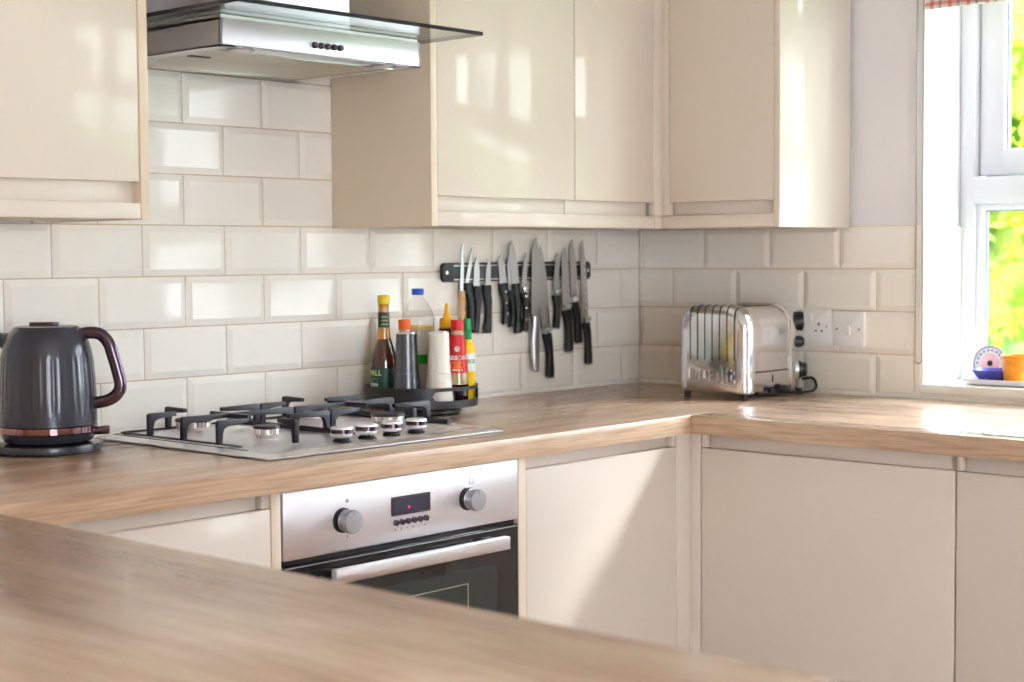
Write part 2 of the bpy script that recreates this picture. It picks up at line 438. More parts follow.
# ------------------------------------------------------------------ kitchen window
fx0, fx1 = .19, .26
b = new()
y0, y1 = WY0-.001, WY1+.001
for a, c in [(y0, y0-.036), (-1.38, -1.44), (-2.005, -2.065), (y1+.036, y1)]: box(b, fx0, fx1, c, a, WZ0-.02, WZ1, .004)
for z0, z1 in [(WZ0-.02, WZ0+.04), (1.371, 1.437), (WZ1-.06, WZ1)]: box(b, fx0+.001, fx1-.001, y1, y0, z0, z1, .004)
win = struct('window_1', b, M['upvc'], label='white framed three-light kitchen window')
for ya, yb in [(y0-.036, -1.38), (-1.44, -2.005), (-2.065, y1+.036)]:
    # opening sash above the transom
    b = new(); s0, s1, z0, z1 = yb+.003, ya-.003, 1.440, WZ1-.063; w = .062
    box(b, .214, .254, s0, s0+w, z0, z1, .004); box(b, .214, .254, s1-w, s1, z0, z1, .004)
    box(b, .2145, .2535, s0, s1, z0, z0+w, .004); box(b, .2145, .2535, s0, s1, z1-w, z1, .004)
    sa = obj('window_sash', b, M['upvc'], win)
    def gask(a, c, e, f, x, par):
        g = new(); t = .003
        box(g, x-.004, x+.004, a, a+t, e, f); box(g, x-.004, x+.004, c-t, c, e, f); box(g, x-.0039, x+.0039, a, c, e, e+t); box(g, x-.0039, x+.0039, a, c, f-t, f)
        obj('glazing_seal', g, M['gasket'], par)
    gask(s0+w, s1-w, z0+w, z1-w, .234, sa)
    obj('window_pane', box(new(), .232, .236, s0+w, s1-w, z0+w, z1-w), M['glass'], sa)
    bd = new()      # glazing bead of the fixed lower light
    q0, q1, r0, r1 = yb, ya, WZ0+.04, 1.371; t = .014
    box(bd, .205, .235, q0, q0+t, r0, r1, .003); box(bd, .205, .235, q1-t, q1, r0, r1, .003); box(bd, .2055, .2345, q0, q1, r0, r0+t, .003); box(bd, .2055, .2345, q0, q1, r1-t, r1, .003)
    be = obj('glazing_bead', bd, M['upvc'], win)
    gask(q0+t, q1-t, r0+t, r1-t, .234, be)
    obj('window_pane', box(new(), .232, .236, q0+t, q1-t, r0+t, r1-t), M['glass'], win)

# roller blind and its bead chain
bl = thing('roller_blind', 'red and grey checked roller blind half lowered over the window', 'blind', (-.03, -1.72, 1.83))
b = new(); lathe(b, [(.022, 0), (.022, 1.78)], (-.032, -2.615, 2.2), 20, (0, 1, 0)); obj('roller', b, M['white'], bl)
obj('cloth', box(new(), -.0145, -.013, -2.61, -.851, 1.829, 2.2), M['plaid'], bl)
obj('bottom_bar', box(new(), -.018, -.0095, -2.61, -.851, 1.818, 1.833, .002), M['plaid'], bl)
for yb in (-.836, -2.617):
    b = new(); box(b, -.062, -.0005, yb-.003, yb, 2.165, 2.235, .001); obj('bracket', b, M['white'], bl)
b = new()
pts = [(-.016, -.8475, 2.18 - i*.0058) for i in range(204)]
za = pts[-1][2]
pts += [(-.016, -.8395-.008*math.cos(PI*k/5), za-.008*math.sin(PI*k/5)) for k in range(1, 5)]
pts += [(-.016, -.8315, za + i*.0058) for i in range(204)]
for p in pts:
    r = bmesh.ops.create_icosphere(b, subdivisions=1, radius=.0027)
    bmesh.ops.translate(b, verts=r['verts'], vec=p)
tube(b, [pts[0], pts[203]], .0006, 4); tube(b, [pts[-204], pts[-1]], .0006, 4)
obj('bead_chain', b, M['bead'], bl, label='fine bead chain hanging in a long loop')

# ------------------------------------------------------------------ base cabinets and worktops
GB = 'cream gloss base cabinets'
FY = -.615; FX = -.615       # door faces
def cab_a(label, x0, x1, door, group=GB, d0=None, d1=None, r0=None, r1=None):
    c = thing('base_cabinet', label, 'cabinet', ((x0+x1)/2, -.3, .0), group)
    b = new(); box(b, x0, x1, FY+.022, -.02, .15, WB-.002)
    obj('carcass', b, M['cream_matt'], c)
    d0 = d0 if d0 is not None else x0+.002; d1 = d1 if d1 is not None else x1-.002
    obj('door', box(new(), d0, d1, FY, FY+.020, .155, .841, .0022), M['cream'], c)
    r0 = r0 if r0 is not None else d0; r1 = r1 if r1 is not None else d1-.016
    obj('scoop_rail', box(new(), r0, r1, FY+.0201, FY+.0218, .82, WB-.002, .0004), M['cream'], c)
    if x0 < d0-.004: obj('end_panel', box(new(), x0, d0-.0015, FY, FY+.0215, .155, WB-.002, .001), M['cream_edge'], c)
    if x1 > d1+.004: obj('end_panel', box(new(), d1+.0015, x1, FY, FY+.0215, .155, WB-.002, .001), M['cream_edge'], c)
    obj('scoop_end', box(new(), r1+.001, d1, FY+.004, FY+.0204, .8425, WB-.003, .0008), M['cream'], c)
    obj('plinth', box(new(), x0, x1, -.55, -.535, 0, .149), M['cream'], c)
    return c
cab_a('cream handleless base cabinet between the oven and the oak peninsula', -2.30, -1.7575, None, d1=-1.779)
cab_a('cream base cabinet between the oven and the inner corner, under the knives', -1.1725, -.664, None, d0=-1.150, d1=-.664, r1=-.676)
# oven housing: two side panels, a base and a top rail
c = thing('oven_housing', 'narrow cream cabinet frame around the built-in oven', 'cabinet', (-1.465, -.3, 0))
b = new(); box(b, -1.7562, -1.7515, -.59, -.02, .15, WB-.002); box(b, -1.1785, -1.1738, -.59, -.02, .15, WB-.002); box(b, -1.7515, -1.1785, -.59, -.02, .15, .166)
obj('carcass', b, M['cream_matt'], c)
obj('plinth', box(new(), -1.7562, -1.1738, -.55, -.535, 0, .149), M['cream'], c)
obj('drawer_front', box(new(), -1.7555, -1.1745, FY, FY+.02, .167, .262, .002), M['cream'], c)
# corner post
b = new(); box(b, -.6625, -.611, FY+.001, FY+.02, .15, WB-.002, .001); box(b, FX+.001, FX+.02, -.6415, FY+.002, .15, WB-.002, .001)
box(b, -.66, -.59, -.5505, -.536, 0, .149)
tag(obj('corner_post', b, M['cream']), 'cream corner post where the two runs of base cabinets meet', 'cabinet post')
def carc_b(yb, ya):
    bm = new()
    box(bm, FX+.022, FX+.030, yb, ya, .15, WB-.002); box(bm, -.03, -.02, yb, ya, .15, WB-.002)
    box(bm, FX+.022, -.02, yb, yb+.015, .15, WB-.002); box(bm, FX+.022, -.02, ya-.015, ya, .15, WB-.002); box(bm, FX+.022, -.02, yb, ya, .15, .166)
    return bm
def cab_b(label, ya, yb, group=GB):
    c = thing('base_cabinet', label, 'cabinet', (-.3, (ya+yb)/2, 0), group)
    obj('carcass', carc_b(yb, ya), M['cream_matt'], c)
    obj('door', box(new(), FX, FX+.020, yb+.0015, ya-.0015, .155, .836, .0022), M['cream'], c)
    obj('scoop_rail', box(new(), FX+.0201, FX+.0218, yb+.003, ya-.012, .82, WB-.002, .0004), M['cream'], c)
    obj('scoop_end', box(new(), FX+.004, FX+.0204, ya-.011, ya, .8375, WB-.003, .0008), M['cream'], c)
    obj('plinth', box(new(), -.55, -.535, yb, ya, 0, .149), M['cream'], c)
    return c
cab_b('wide cream base cabinet under the worktop carrying the toaster', -.643, -1.2395)
cab_b('cream base cabinet below the steel sink, cut off by the photo edge', -1.2405, -1.84)
cab_b('cream base cabinet beyond the sink cabinet, out past the window', -1.841, -2.44)
# peninsula base
c = thing('peninsula_cabinet', 'cream cabinet run carrying the blurred oak peninsula', 'cabinet', (-2.65, -1.6, 0))
obj('carcass', box(new(), -2.93, -2.362, -2.46, -.66, .15, WB-.002), M['cream_matt'], c)
for i in range(3):
    obj('door', box(new(), -2.3605, -2.342, -2.455+i*.6, -1.859+i*.6, .155, .84, .002), M['cream'], c)
obj('plinth', box(new(), -2.9, -2.42, -2.44, -.66, 0, .149), M['cream'], c)

b = new(); box(b, -2.96, -.001, -.640, -.0015, WB, T, .0015)
tag(obj('worktop', b, M['oakx']), 'oak-look worktop under the hob and kettle', 'worktop')
b = new(); SX0, SX1, SY0, SY1 = -.575, -.15, -1.98, -1.32
box(b, -.648, SX0, -3.0, -.6415, WB, T, .0015); box(b, SX1, -.0015, -3.0, -.6415, WB, T, .0015)
box(b, SX0-.001, SX1+.001, SY1, -.6415, WB+.0001, T-.0001); box(b, SX0-.001, SX1+.001, -3.0, SY0, WB+.0001, T-.0001)
tag(obj('worktop', b, M['oaky']), 'oak-look worktop below the window holding the toaster', 'worktop')
b = new(); box(b, -2.96, -2.318, -2.5, -.6415, WB, T, .002)
tag(obj('worktop', b, M['oaky']), 'blurred oak-look peninsula top in front of the oven', 'worktop')

# sink and tap
s = thing('kitchen_sink', 'stainless steel inset sink in the worktop below the window', 'sink', (-.36, -1.65, T))
b = new()
xo0, xo1, yo0, yo1 = -.613, -.115, -2.02, -1.28
ro = [(x, y) for x, y in rrect(xo1-xo0, yo1-yo0, .03)]
cx, cy = (xo0+xo1)/2, (yo0+yo1)/2
R = lambda w, h, r, z: [Vector((cx+u, cy+v, z)) for u, v in rrect(w, h, r)]
rings(b, [R(.498, .74, .03, T+.0002), R(.496, .738, .03, T+.0035), R(.43, .665, .05, T+.0035), R(.415, .65, .05, T-.004), R(.39, .625, .05, T-.15), R(.3, .53, .04, T-.165)], cap0=False)
obj('sink_bowl', b, M['steel'], s)
b = new(); lathe(b, [(.035, 0), (.035, .004), (.02, .002)], (cx, cy, T-.165), 24); obj('waste', b, M['chrome'], s)
t = thing('mixer_tap', 'tall chrome swan-neck tap behind the sink', 'tap', (-.075, -1.62, T))
b = new(); lathe(b, [(.026, 0), (.026, .006), (.02, .012), (.018, .09), (.013, .1)], (-.075, -1.62, T+.0005), 24); obj('tap_body', b, M['chrome'], t)
b = new(); tube(b, smooth_path([(-.075, -1.62, 1.0), (-.075, -1.62, 1.2), (-.10, -1.62, 1.27), (-.17, -1.62, 1.29), (-.235, -1.62, 1.25), (-.25, -1.62, 1.18)]), .010, 12); obj('spout', b, M['chrome'], t)
b = new(); tube(b, [(-.075, -1.64, .98), (-.085, -1.70, 1.01)], .006, 10); obj('lever', b, M['chrome'], t)

# ------------------------------------------------------------------ wall cabinets
GW = 'cream gloss wall cabinets'
CF = -.31
def wallcab_a(label, x0, x1, doors, zb, rail, zd, rsplit=None, lend=True, rend=True, recess_end=.009):
    c = thing('wall_cabinet', label, 'cabinet', ((x0+x1)/2, -.17, zb), GW)
    a0 = x0 + (.0185 if lend else 0); a1 = x1 - (.0185 if rend else 0)
    obj('carcass', box(new(), a0, a1, CF+.024, -.002, zb+.002, 2.08), M['cream_matt'], c)
    if lend: obj('end_panel', box(new(), x0, x0+.018, CF-.001, -.0015, zb, 2.08, .001), M['cream_edge'] if not rend else M['cream'], c)
    if rend: obj('end_panel', box(new(), x1-.018, x1, CF-.001, -.0015, zb, 2.08, .001), M['cream_edge'], c)
    for d0, d1 in doors:
        obj('door', box(new(), d0, d1, CF, CF+.020, zd, 2.075, .0022), M['cream'], c)
    obj('pelmet', box(new(), a0, a1, CF, CF+.02, zb+.001, rail, .0012), M['cream'], c)
    segs = [(a0+.0005, rsplit-.001), (rsplit+.001, a1-recess_end)] if rsplit else [(a0+.0005, a1-recess_end)]
    for s0, s1 in segs:
        obj('scoop_rail', box(new(), s0, s1, CF+.0201, CF+.023, rail+.0004, zd+.02, .0004), M['cream'], c)
    return c
wallcab_a('cream gloss wall cabinet above the kettle, beside the hood', -2.40, -1.7905, [(-2.397, -1.8105)], 1.3215, 1.3505, 1.3865, lend=False)
wallcab_a('cream gloss wall cabinet with two doors above the knife rack', -1.0985, -.3415, [(-1.0790, -.6385), (-.6360, -.3425)], 1.3165, 1.3475, 1.3795, rsplit=-.651, rend=False, recess_end=.012)
# corner post + pelmet return between the two wall cabinets
b = new(); box(b, -.3395, -.306, CF+.001, CF+.02, 1.349, 2.08, .001); box(b, CF+.001, CF+.02, -.3300, CF+.002, 1.349, 2.08, .001)
box(b, -.3405, -.3105, CF, CF+.02, 1.3175, 1.3475, .0008)
tag(obj('corner_post', b, M['cream']), 'cream corner filler joining the wall cabinets above the toaster', 'cabinet post')
c = thing('wall_cabinet', 'single-door cream wall cabinet above the toaster, next to the window', 'cabinet', (-.17, -.5, 1.3165), GW)
obj('carcass', box(new(), CF+.024, -.002, -.6295, CF+.03, 1.3185, 2.08), M['cream_matt'], c)
obj('end_panel', box(new(), CF-.001, -.0015, -.646, -.630, 1.3165, 2.08, .001), M['cream'], c)
obj('door', box(new(), CF, CF+.02, -.6285, -.3320, 1.3795, 2.075, .0022), M['cream'], c)
obj('pelmet', box(new(), CF, CF+.02, -.6295, CF-.0005, 1.3175, 1.3475, .0012), M['cream'], c)
obj('scoop_rail', box(new(), CF+.0201, CF+.023, -.6295, -.334, 1.3485, 1.40, .0004), M['cream'], c)

# ------------------------------------------------------------------ extractor hood
h = thing('extractor_hood', 'stainless extractor hood with a flat glass canopy above the hob', 'extractor hood', (-1.44, -.2, 1.626))
hx0, hx1, hy, hz0, hz1 = -1.685, -1.195, -.38, 1.627, 1.683
b = new()
box(b, hx0, hx1, hy, hy+.006, hz0, hz1-.006, .001); box(b, hx0, hx0+.004, hy, -.003, hz0, hz1-.006); box(b, hx1-.004, hx1, hy, -.003, hz0, hz1-.006)
box(b, hx0, hx1, hy+.001, -.003, hz1-.0105, hz1-.006); box(b, hx0, hx1, -.012, -.003, hz0, hz1-.006)
box(b, hx0, hx1, hy, hy+.045, hz0, hz0+.003); box(b, hx0, hx1, -.03, -.003, hz0, hz0+.003)
box(b, hx0, hx0+.03, hy, -.003, hz0+.0001, hz0+.003); box(b, hx1-.03, hx1, hy, -.003, hz0+.0001, hz0+.003)
box(b, hx0+.004, hx1-.004, hy+.004, -.003, hz1-.006, hz1)
obj('hood_body', b, M['hoodsteel'], h)
b = new(); box(b, hx0+.032, hx1-.032, hy+.05, -.034, hz0+.002, hz0+.006, .001)
ft = obj('grease_filter', b, M['filter'], h)
b = new(); box(b, hx0+.03, hx1-.03, hy+.0455, hy+.0505, hz0-.002, hz0+.004); box(b, hx0+.0305, hx0+.0345, hy+.05, -.034, hz0-.001, hz0+.004); box(b, hx1-.0345, hx1-.0305, hy+.05, -.034, hz0-.001, hz0+.004); box(b, hx0+.03, hx1-.03, -.036, -.031, hz0-.002, hz0+.004)
obj('filter_trim', b, M['chrome'], ft)
b = new(); box(b, hx0+.055, hx0+.10, -.22, -.205, hz0, hz0+.003, .001); obj('filter_catch', b, M['black'], ft)
for x in (hx0+.06, hx1-.08):
    b = new(); lathe(b, [(.026, 0), (.026, .004), (.02, .005)], (x, hy+.023, hz0-.0025), 24); lp = obj('hood_lamp', b, M['mark'], h)
    b = new(); lathe(b, [(.019, 0), (.018, -.002)], (x, hy+.023, hz0-.0015), 20); obj('lamp_lens', b, M['white'], lp)
for i in range(5):
    x = -1.470 + i*.0158
    b = new(); lathe(b, [(.0052, 0), (.0052, .006), (.0044, .007)], (x, hy-.0001, 1.647), 16, (0, -1, 0)); obj('push_button', b, M['purple'], h)
    b = new(); lathe(b, [(.0061, 0), (.0061, .0018)], (x, hy-.0001, 1.647), 16, (0, -1, 0)); obj('button_collar', b, M['black'], h)
for i in range(5):
    x = -1.470 + i*.0158
    b = new(); box(b, x-.0018, x+.0018, hy-.0006, hy, 1.6355, 1.6368)
    if i in (0, 3, 4): box(b, x-.0006, x+.0006, hy-.0007, hy, 1.6345, 1.638)
    obj('printed_icon', b, M['mark'], h)
b = new(); box(b, -1.741, -1.141, -.500, -.004, 1.6845, 1.6915)
cp = obj('glass_canopy', b, M['hoodglass'], h)
b = new(); box(b, -1.7412, -1.1408, -.5006, -.4995, 1.6843, 1.6917); box(b, -1.7414, -1.7405, -.5, -.004, 1.6843, 1.6917); box(b, -1.1415, -1.1406, -.5, -.004, 1.6843, 1.6917)
obj('canopy_edge', b, M['glassedge'], cp)
b = new(); box(b, -1.593, -1.287, -.275, -.003, 1.692, 2.4, .001)
obj('chimney', b, M['hoodsteel'], h)

# ------------------------------------------------------------------ built-in oven
o = thing('built_in_oven', 'stainless built-in oven with black glass door and bar handle', 'oven', (-1.4645, -.6, .265))
ox0, ox1 = -1.754, -1.176
obj('oven_body', box(new(), ox0+.012, ox1-.012, FY+.024, -.06, .27, .864), M['black'], o)
fa = obj('control_panel', box(new(), ox0, ox1, FY-.002, FY+.022, .750, .8655, .0018), M['steel'], o)
obj('door_gap', box(new(), ox0+.004, ox1-.004, FY+.006, FY+.022, .737, .7495), M['black'], o)
dg = obj('oven_door', box(new(), ox0, ox1, FY-.002, FY+.02, .268, .741, .002), M['blackglass'], o)
obj('door_trim', box(new(), ox0+.002, ox1-.002, FY-.004, FY-.0015, .7362, .738, .0005), M['knobgrey'], dg)
b = new(); prism(b, rrect(.455, .31, .012), lambda u, v, a: (-1.4645+u, a, .517+v), FY-.0024, FY-.0005)
obj('door_window', b, M['ovenwin'], dg)
b = new()
for z in (.645, .40): box(b, -1.614, -1.316, FY-.0029, FY-.0023, z, z+.0016)
for x in (-1.614, -1.3176): box(b, x, x+.0016, FY-.0029, FY-.0023, .40, .645)
obj('window_line', b, M['rivet'], dg)
b = new(); box(b, -1.681, -1.252, FY-.052, FY-.036, .7075, .7315, .002)
hd = obj('handle', b, M['hobsteel'], dg)
for x in (-1.676, -1.282):
    b = new(); box(b, x, x+.024, FY-.0365, FY-.002, .713, .7265, .002); obj('handle_post', b, M['black'], hd)
def oven_knob(x, z):
    b = new(); lathe(b, [(.0215, 0), (.0215, .004), (.019, .005)], (x, FY-.0021, z), 32, (0, -1, 0)); obj('knob_collar', b, M['black'], fa)
    b = new(); lathe(b, [(.0165, .005), (.0165, .008), (.0190, .010), (.0190, .012)], (x, FY-.0021, z), 32, (0, -1, 0)); obj('knob_ring', b, M['chrome'], fa)
    b = new(); lathe(b, [(.0175, .012), (.0180, .016), (.0205, .020), (.0205, .028), (.0195, .0305), (.0, .0312)], (x, FY-.0021, z), 36, (0, -1, 0), cap1=False)
    k = obj('knob', b, M['knobgrey'], fa)
    b = new(); box(b, x-.0012, x+.0012, FY-.0342, FY-.0328, z+.0125, z+.0165); obj('knob_pointer', b, M['mark'], k)
oven_knob(-1.6245, .8040); oven_knob(-1.3165, .8050)
b = new(); prism(b, rrect(.096, .034, .002), lambda u, v, a: (-1.4620+u, a, .8125+v), FY-.0038, FY-.0022)
ds = obj('display_bezel', b, M['purple'], fa)
b = new(); prism(b, rrect(.086, .026, .001), lambda u, v, a: (-1.4620+u, a, .8122+v), FY-.0042, FY-.0037); obj('display', b, M['display'], ds)
b = new(); lathe(b, [(.0022, 0), (.0022, .0006)], (-1.468, FY-.0042, .8085), 12, (0, -1, 0)); obj('display_digit', b, M['red_led'], ds)
for i in range(6):
    b = new(); lathe(b, [(.0052, 0), (.0052, .006), (.0042, .007)], (-1.5005+i*.0148, FY-.0021, .7835), 16, (0, -1, 0)); obj('push_button', b, M['purple'], fa)
for i in range(6):
    x = -1.5005+i*.0148
    b = new(); box(b, x-.0015, x+.0015, FY-.0025, FY-.002, .7705, .7718)
    if i in (0, 1, 3): box(b, x-.0006, x+.0006, FY-.0026, FY-.002, .7685, .7735)
    obj('printed_icon', b, M['mark'], fa)
for x, z in [(-1.6135, .7745), (-1.2735, .803)]:
    b = new(); lathe(b, [(.0018, 0), (.0018, .0006)], (x, FY-.002, z), 10, (0, -1, 0)); obj('printed_dot', b, M['mark'], fa)
b = new()
for q in (-1.311, -1.3007): box(b, q, q+.0008, FY-.0025, FY-.002, .832, .842)
for z in (.832, .8414): box(b, -1.311, -1.2999, FY-.00245, FY-.002, z, z+.0007)
obj('printed_icon', b, M['mark'], fa)
b = new()
lathe(b, [(.003, 0), (.0036, .0005), (.0024, .0005)], (-1.6135, FY-.002, .836), 16, (0, -1, 0))
obj('printed_icon', b, M['mark'], fa)

# ------------------------------------------------------------------ gas hob
hb = thing('gas_hob', 'stainless four-burner gas hob with black cast-iron pan supports', 'hob', (-1.44, -.3, T))
gx0, gx1, gy0, gy1 = -1.733, -1.147, -.556, -.048
cx, cy = (gx0+gx1)/2, (gy0+gy1)/2
R = lambda w, h, r, z: [Vector((cx+u, cy+v, z)) for u, v in rrect(w, h, r)]
b = new(); w, hh = gx1-gx0, gy1-gy0
rings(b, [R(w-.01, hh-.01, .006, T+.0005), R(w, hh, .006, T+.003), R(w, hh, .006, T+.0045), R(w-.034, hh-.034, .012, T+.0105), R(w-.05, hh-.05, .02, T+.0105), R(w-.06, hh-.06, .02, T+.009)])
obj('hob_plate', b, M['hobsteel'], hb)
PX = T + .0095
BUR = [(-1.591, -.155, .034), (-1.585, -.368, .0235), (-1.282, -.368, .033), (-1.298, -.155, .029)]
for x, y, r in BUR:
    b = new(); lathe(b, [(r+.045, 0), (r+.030, .0025), (r+.02, .005), (r+.008, .006)], (x, y, PX-.001), 40); dsh = obj('burner_dish', b, M['hobsteel'], hb)
    b = new(); fl = (lambda i, t, q, z: q*(1-.14*(1 if math.sin(t*24) > .3 else 0)) if i == 3 else q)
    lathe(b, [(r*.80, 0), (r*.86, .004), (r*.98, .007), (r*1.0, .0165), (r*.9, .018)], (x, y, PX+.005), 96, flute=fl); obj('burner_ring', b, M['brass'], hb)
    b = new(); lathe(b, [(r*1.02, 0), (r*1.05, .002), (r*1.0, .0055), (r*.6, .0068), (0.0005, .007)], (x, y, PX+.0225), 40); obj('burner_cap', b, M['iron'], hb)
for x, y in [(-1.510, -.489), (-1.449, -.489), (-1.386, -.489), (-1.322, -.489)]:
    b = new(); lathe(b, [(.0165, 0), (.0165, .003), (.013, .005), (.013, .007)], (x, y, PX+.0002), 28); kb = obj('knob_collar', b, M['black'], hb)
    b = new(); lathe(b, [(.0130, .006), (.0175, .0085), (.0195, .0105), (.0203, .0150), (.0203, .0245), (.0190, .0268), (.0001, .0285)], (x, y, PX+.0002), 36, cap1=False); k = obj('knob', b, M['hobsteel'], hb)
    b = new(); lathe(b, [(.0202, .0150), (.0206, .0155), (.0206, .0225), (.0202, .023)], (x, y, PX+.0002), 36, cap0=False, cap1=False); obj('knob_band', b, M['purple'], k)
def rail(bm, x0, y0, x1, y1, z0, z1, w):
    d = Vector((x1-x0, y1-y0, 0)).normalized(); n = Vector((-d.y, d.x, 0))*w/2
    a = [Vector((x0, y0, 0))-n, Vector((x1, y1, 0))-n, Vector((x1, y1, 0))+n, Vector((x0, y0, 0))+n]
    prev = set(bm.verts)
    rings(bm, [[p+Vector((0, 0, z)) for p in a] for z in (z0, z1)])
    es = list({e for v in bm.verts if v not in prev for e in v.link_edges}); bmesh.ops.bevel(bm, geom=es, offset=.0012, segments=1, affect='EDGES')
def pan_support(xa, xb, xc):
    """perimeter frame low on the plate, posts, and fingers reaching over the two burners"""
    b = new(); zl0, zl1 = PX+.0015, PX+.0105; zt0, zt1 = T+.044, T+.0545; w = .0095
    yb, yf = -.068, -.430
    rail(b, xa, yf, xa, yb, zl0, PX+.0045, w); rail(b, xb, yf, xb, yb, zl0, zl1, w); rail(b, xa, yb, xb, yb, zl0, PX+.0045, w)
    def finger(x0, y0, x1, y1):
        d = Vector((x1-x0, y1-y0, 0)).normalized(); n = Vector((-d.y, d.x, 0))
        # inverted-L: post, gusset, arm
        L_ = (Vector((x1, y1, 0))-Vector((x0, y0, 0))).length
        poly = [(0, zl0+.0005), (.0095, zl0+.0005), (.0095, zt0-.012), (.013, zt0-.004), (.021, zt0), (L_, zt0+.002), (L_, zt1-.001), (.004, zt1), (0, zt1-.003)]
        o0 = Vector((x0, y0, 0)); o0 -= d*.005
        prism(b, poly, lambda u, v, a: o0 + d*u + n*a + Vector((0, 0, v)), -w/2, w/2, .0009)
    ym = -.262
    for yy, ln in [(-.158, .062), (-.368, .068)]:
        finger(xa, yy, xa+ln, yy); finger(xb, yy, xb-ln-.03, yy)
    finger(xa, ym, xc, ym); finger(xb, ym, xc, ym)
    finger(xc, yb, xc, yb-.062); finger(xc, -.452, xc, -.452+.05)
    rail(b, xc, ym+.055, xc, ym-.06, zt0+.0005, zt1-.0003, w)
    obj('pan_support', b, M['iron'], hb)
pan_support(-1.693, -1.441, -1.588)
pan_support(-1.427, -1.173, -1.294)
b = new()
for x0, y0, x1, y1 in [(-1.712, -.47, -1.712, -.07), (-1.706, -.066, -1.17, -.066), (-1.166, -.43, -1.166, -.07)]:
    box(b, min(x0, x1)-.0018, max(x0, x1)+.0018, min(y0, y1)-.0018, max(y0, y1)+.0018, T+.0095, T+.0112)
obj('seam', b, M['black'], hb)
b = new()
for i, wd in enumerate((.005, .003, .004, .003, .005, .003, .004)): box(b, -1.212+i*.0072, -1.212+i*.0072+wd, -.533, -.5285, PX-.0005, PX+.0006)
obj('printed_marks', b, M['mark'], hb)

# ------------------------------------------------------------------ kettle
KC = Vector((-1.888, -.128, T)); Rv = Vector((.674, -.739, 0)); Fv = Vector((.739, .674, 0))
k = thing('kettle', 'dark grey electric kettle with bronze band on the oak worktop', 'kettle', KC)
b = new(); lathe(b, [(.088, .0005), (.0925, .003), (.0935, .010), (.092, .0150), (.07, .0165)], KC, 56); obj('power_base', b, M['kettle'], k)
def flute(i, t, q, z):
    return q*(1 + (.009*max(0, math.cos(t*44))-.003 if .075 < z < .172 else 0))
prof = [(.066, .017), (.076, .020), (.081, .028), (.0835, .035)]
b = new(); lathe(b, prof, KC, 64); obj('kettle_foot', b, M['kettle'], k)
b = new(); lathe(b, [(.0838, .0352), (.0862, .037), (.0862, .0475), (.0838, .049)], KC, 64); obj('bronze_band', b, M['bronze'], k, label='shiny bronze band')
b = new(); zs = [(.0848, .0492), (.0852, .06), (.0850, .0745), (.0850, .0765), (.0842, .10), (.0828, .13), (.0808, .155), (.0790, .1705), (.0788, .1735), (.0765, .185), (.0725, .198), (.0665, .210), (.060, .219), (.0575, .2215)]
lathe(b, zs, KC, 264, flute=flute); obj('kettle_body', b, M['kettle'], k)
b = new(); lathe(b, [(.0560, .2216), (.0555, .2235), (.050, .2248), (.001, .2258)], KC, 48, cap1=False); ld = obj('lid', b, M['kettle'], k)
b = new(); prism(b, rrect(.052, .022, .009), lambda u, v, a: KC + Rv*(u-.004) + Fv*v + Vector((0, 0, a)), .2252, .2315, .001); obj('lid_button', b, M['purple'], ld)
b = new()
pp = [KC - Rv*.052 + Vector((0, 0, .196)), KC - Rv*.074 + Vector((0, 0, .197)), KC - Rv*.092 + Vector((0, 0, .205))]
tube(b, pp, [.026, .018, .010], 16, .9); obj('spout', b, M['kettle'], k)
b = new()
hp = [(.058, .2085), (.075, .2120), (.095, .2095), (.110, .194), (.118, .170), (.1255, .142), (.130, .118), (.124, .102), (.108, .091), (.083, .086)]
tube(b, smooth_path([KC + Rv*u + Vector((0, 0, z)) for u, z in hp], 5), .0082, 14, 1.35); obj('handle', b, M['purple'], k, label='plum tinted glossy handle')
b = new(); tube(b, [KC + Rv*.082 + Vector((0, 0, .036)), KC + Rv*.104 + Vector((0, 0, .038)), KC + Rv*.109 + Vector((0, 0, .038))], [.004, .0045, .004], 10, 1.8); obj('power_switch', b, M['purple'], k)

# ------------------------------------------------------------------ revolving tray with its bottles
TC = Vector((-.9697, -.1459, T)); 
tr = thing('revolving_tray', 'round charcoal turntable tray of bottles beside the hob', 'tray', TC)
b = new(); lathe(b, [(.083, .0005), (.086, .003), (.086, .009), (.080, .0155)], TC, 48); obj('turntable_foot', b, M['black'], tr)
# wall with oval hand slots
b = new()
TR, t0, t1 = .1235, .0165, .0625
seg = 96
def slot_h(t):
    """vertical opening (lo, hi) of the wall at angle t, or None"""
    for c in (-1.50, -1.50+PI):
        d = (t-c+PI) % (2*PI)-PI
        if abs(d) < .66:
            e = abs(d)-.55
            hh = .0105 if e < 0 else .0105*math.sqrt(max(0, 1-(e/.11)**2))
            return (.0445-hh, .0445+hh)
    return None
for rad, sgn in ((TR, 1), (TR-.003, -1)):
    pass
def pt(r, t, z): return TC + Vector((r*math.cos(t), r*math.sin(t), z))
cols = []
for i in range(seg*2):
    t = 2*PI*i/(seg*2); s = slot_h(t)
    lo, hi = s if s else (.0425, .0435)
    q = []
    for r in (TR, TR-.003):
        q.append([b.verts.new(pt(r, t, z)) for z in (.0175, lo, hi, t1)])
    cols.append((q, s is not None and hi-lo > .002))
n = len(cols)
for i in range(n):
    (A, sa), (B, sb) = cols[i], cols[(i+1) % n]
    op = sa or sb
    for w in (0, 1):
        for j in (0, 1, 2):
            if j == 1 and op: continue
            b.faces.new((A[w][j], B[w][j], B[w][j+1], A[w][j+1]))
    b.faces.new((A[0][3], B[0][3], B[1][3], A[1][3])); b.faces.new((A[0][0], A[1][0], B[1][0], B[0][0]))
    if op:
        b.faces.new((A[0][1], B[0][1], B[1][1], A[1][1])); b.faces.new((A[0][2], A[1][2], B[1][2], B[0][2]))
lathe(b, [(.080, .0160), (.112, .0165), (TR-.001, .0195), (TR-.0032, .0225), (.115, .0225)], TC, 64)
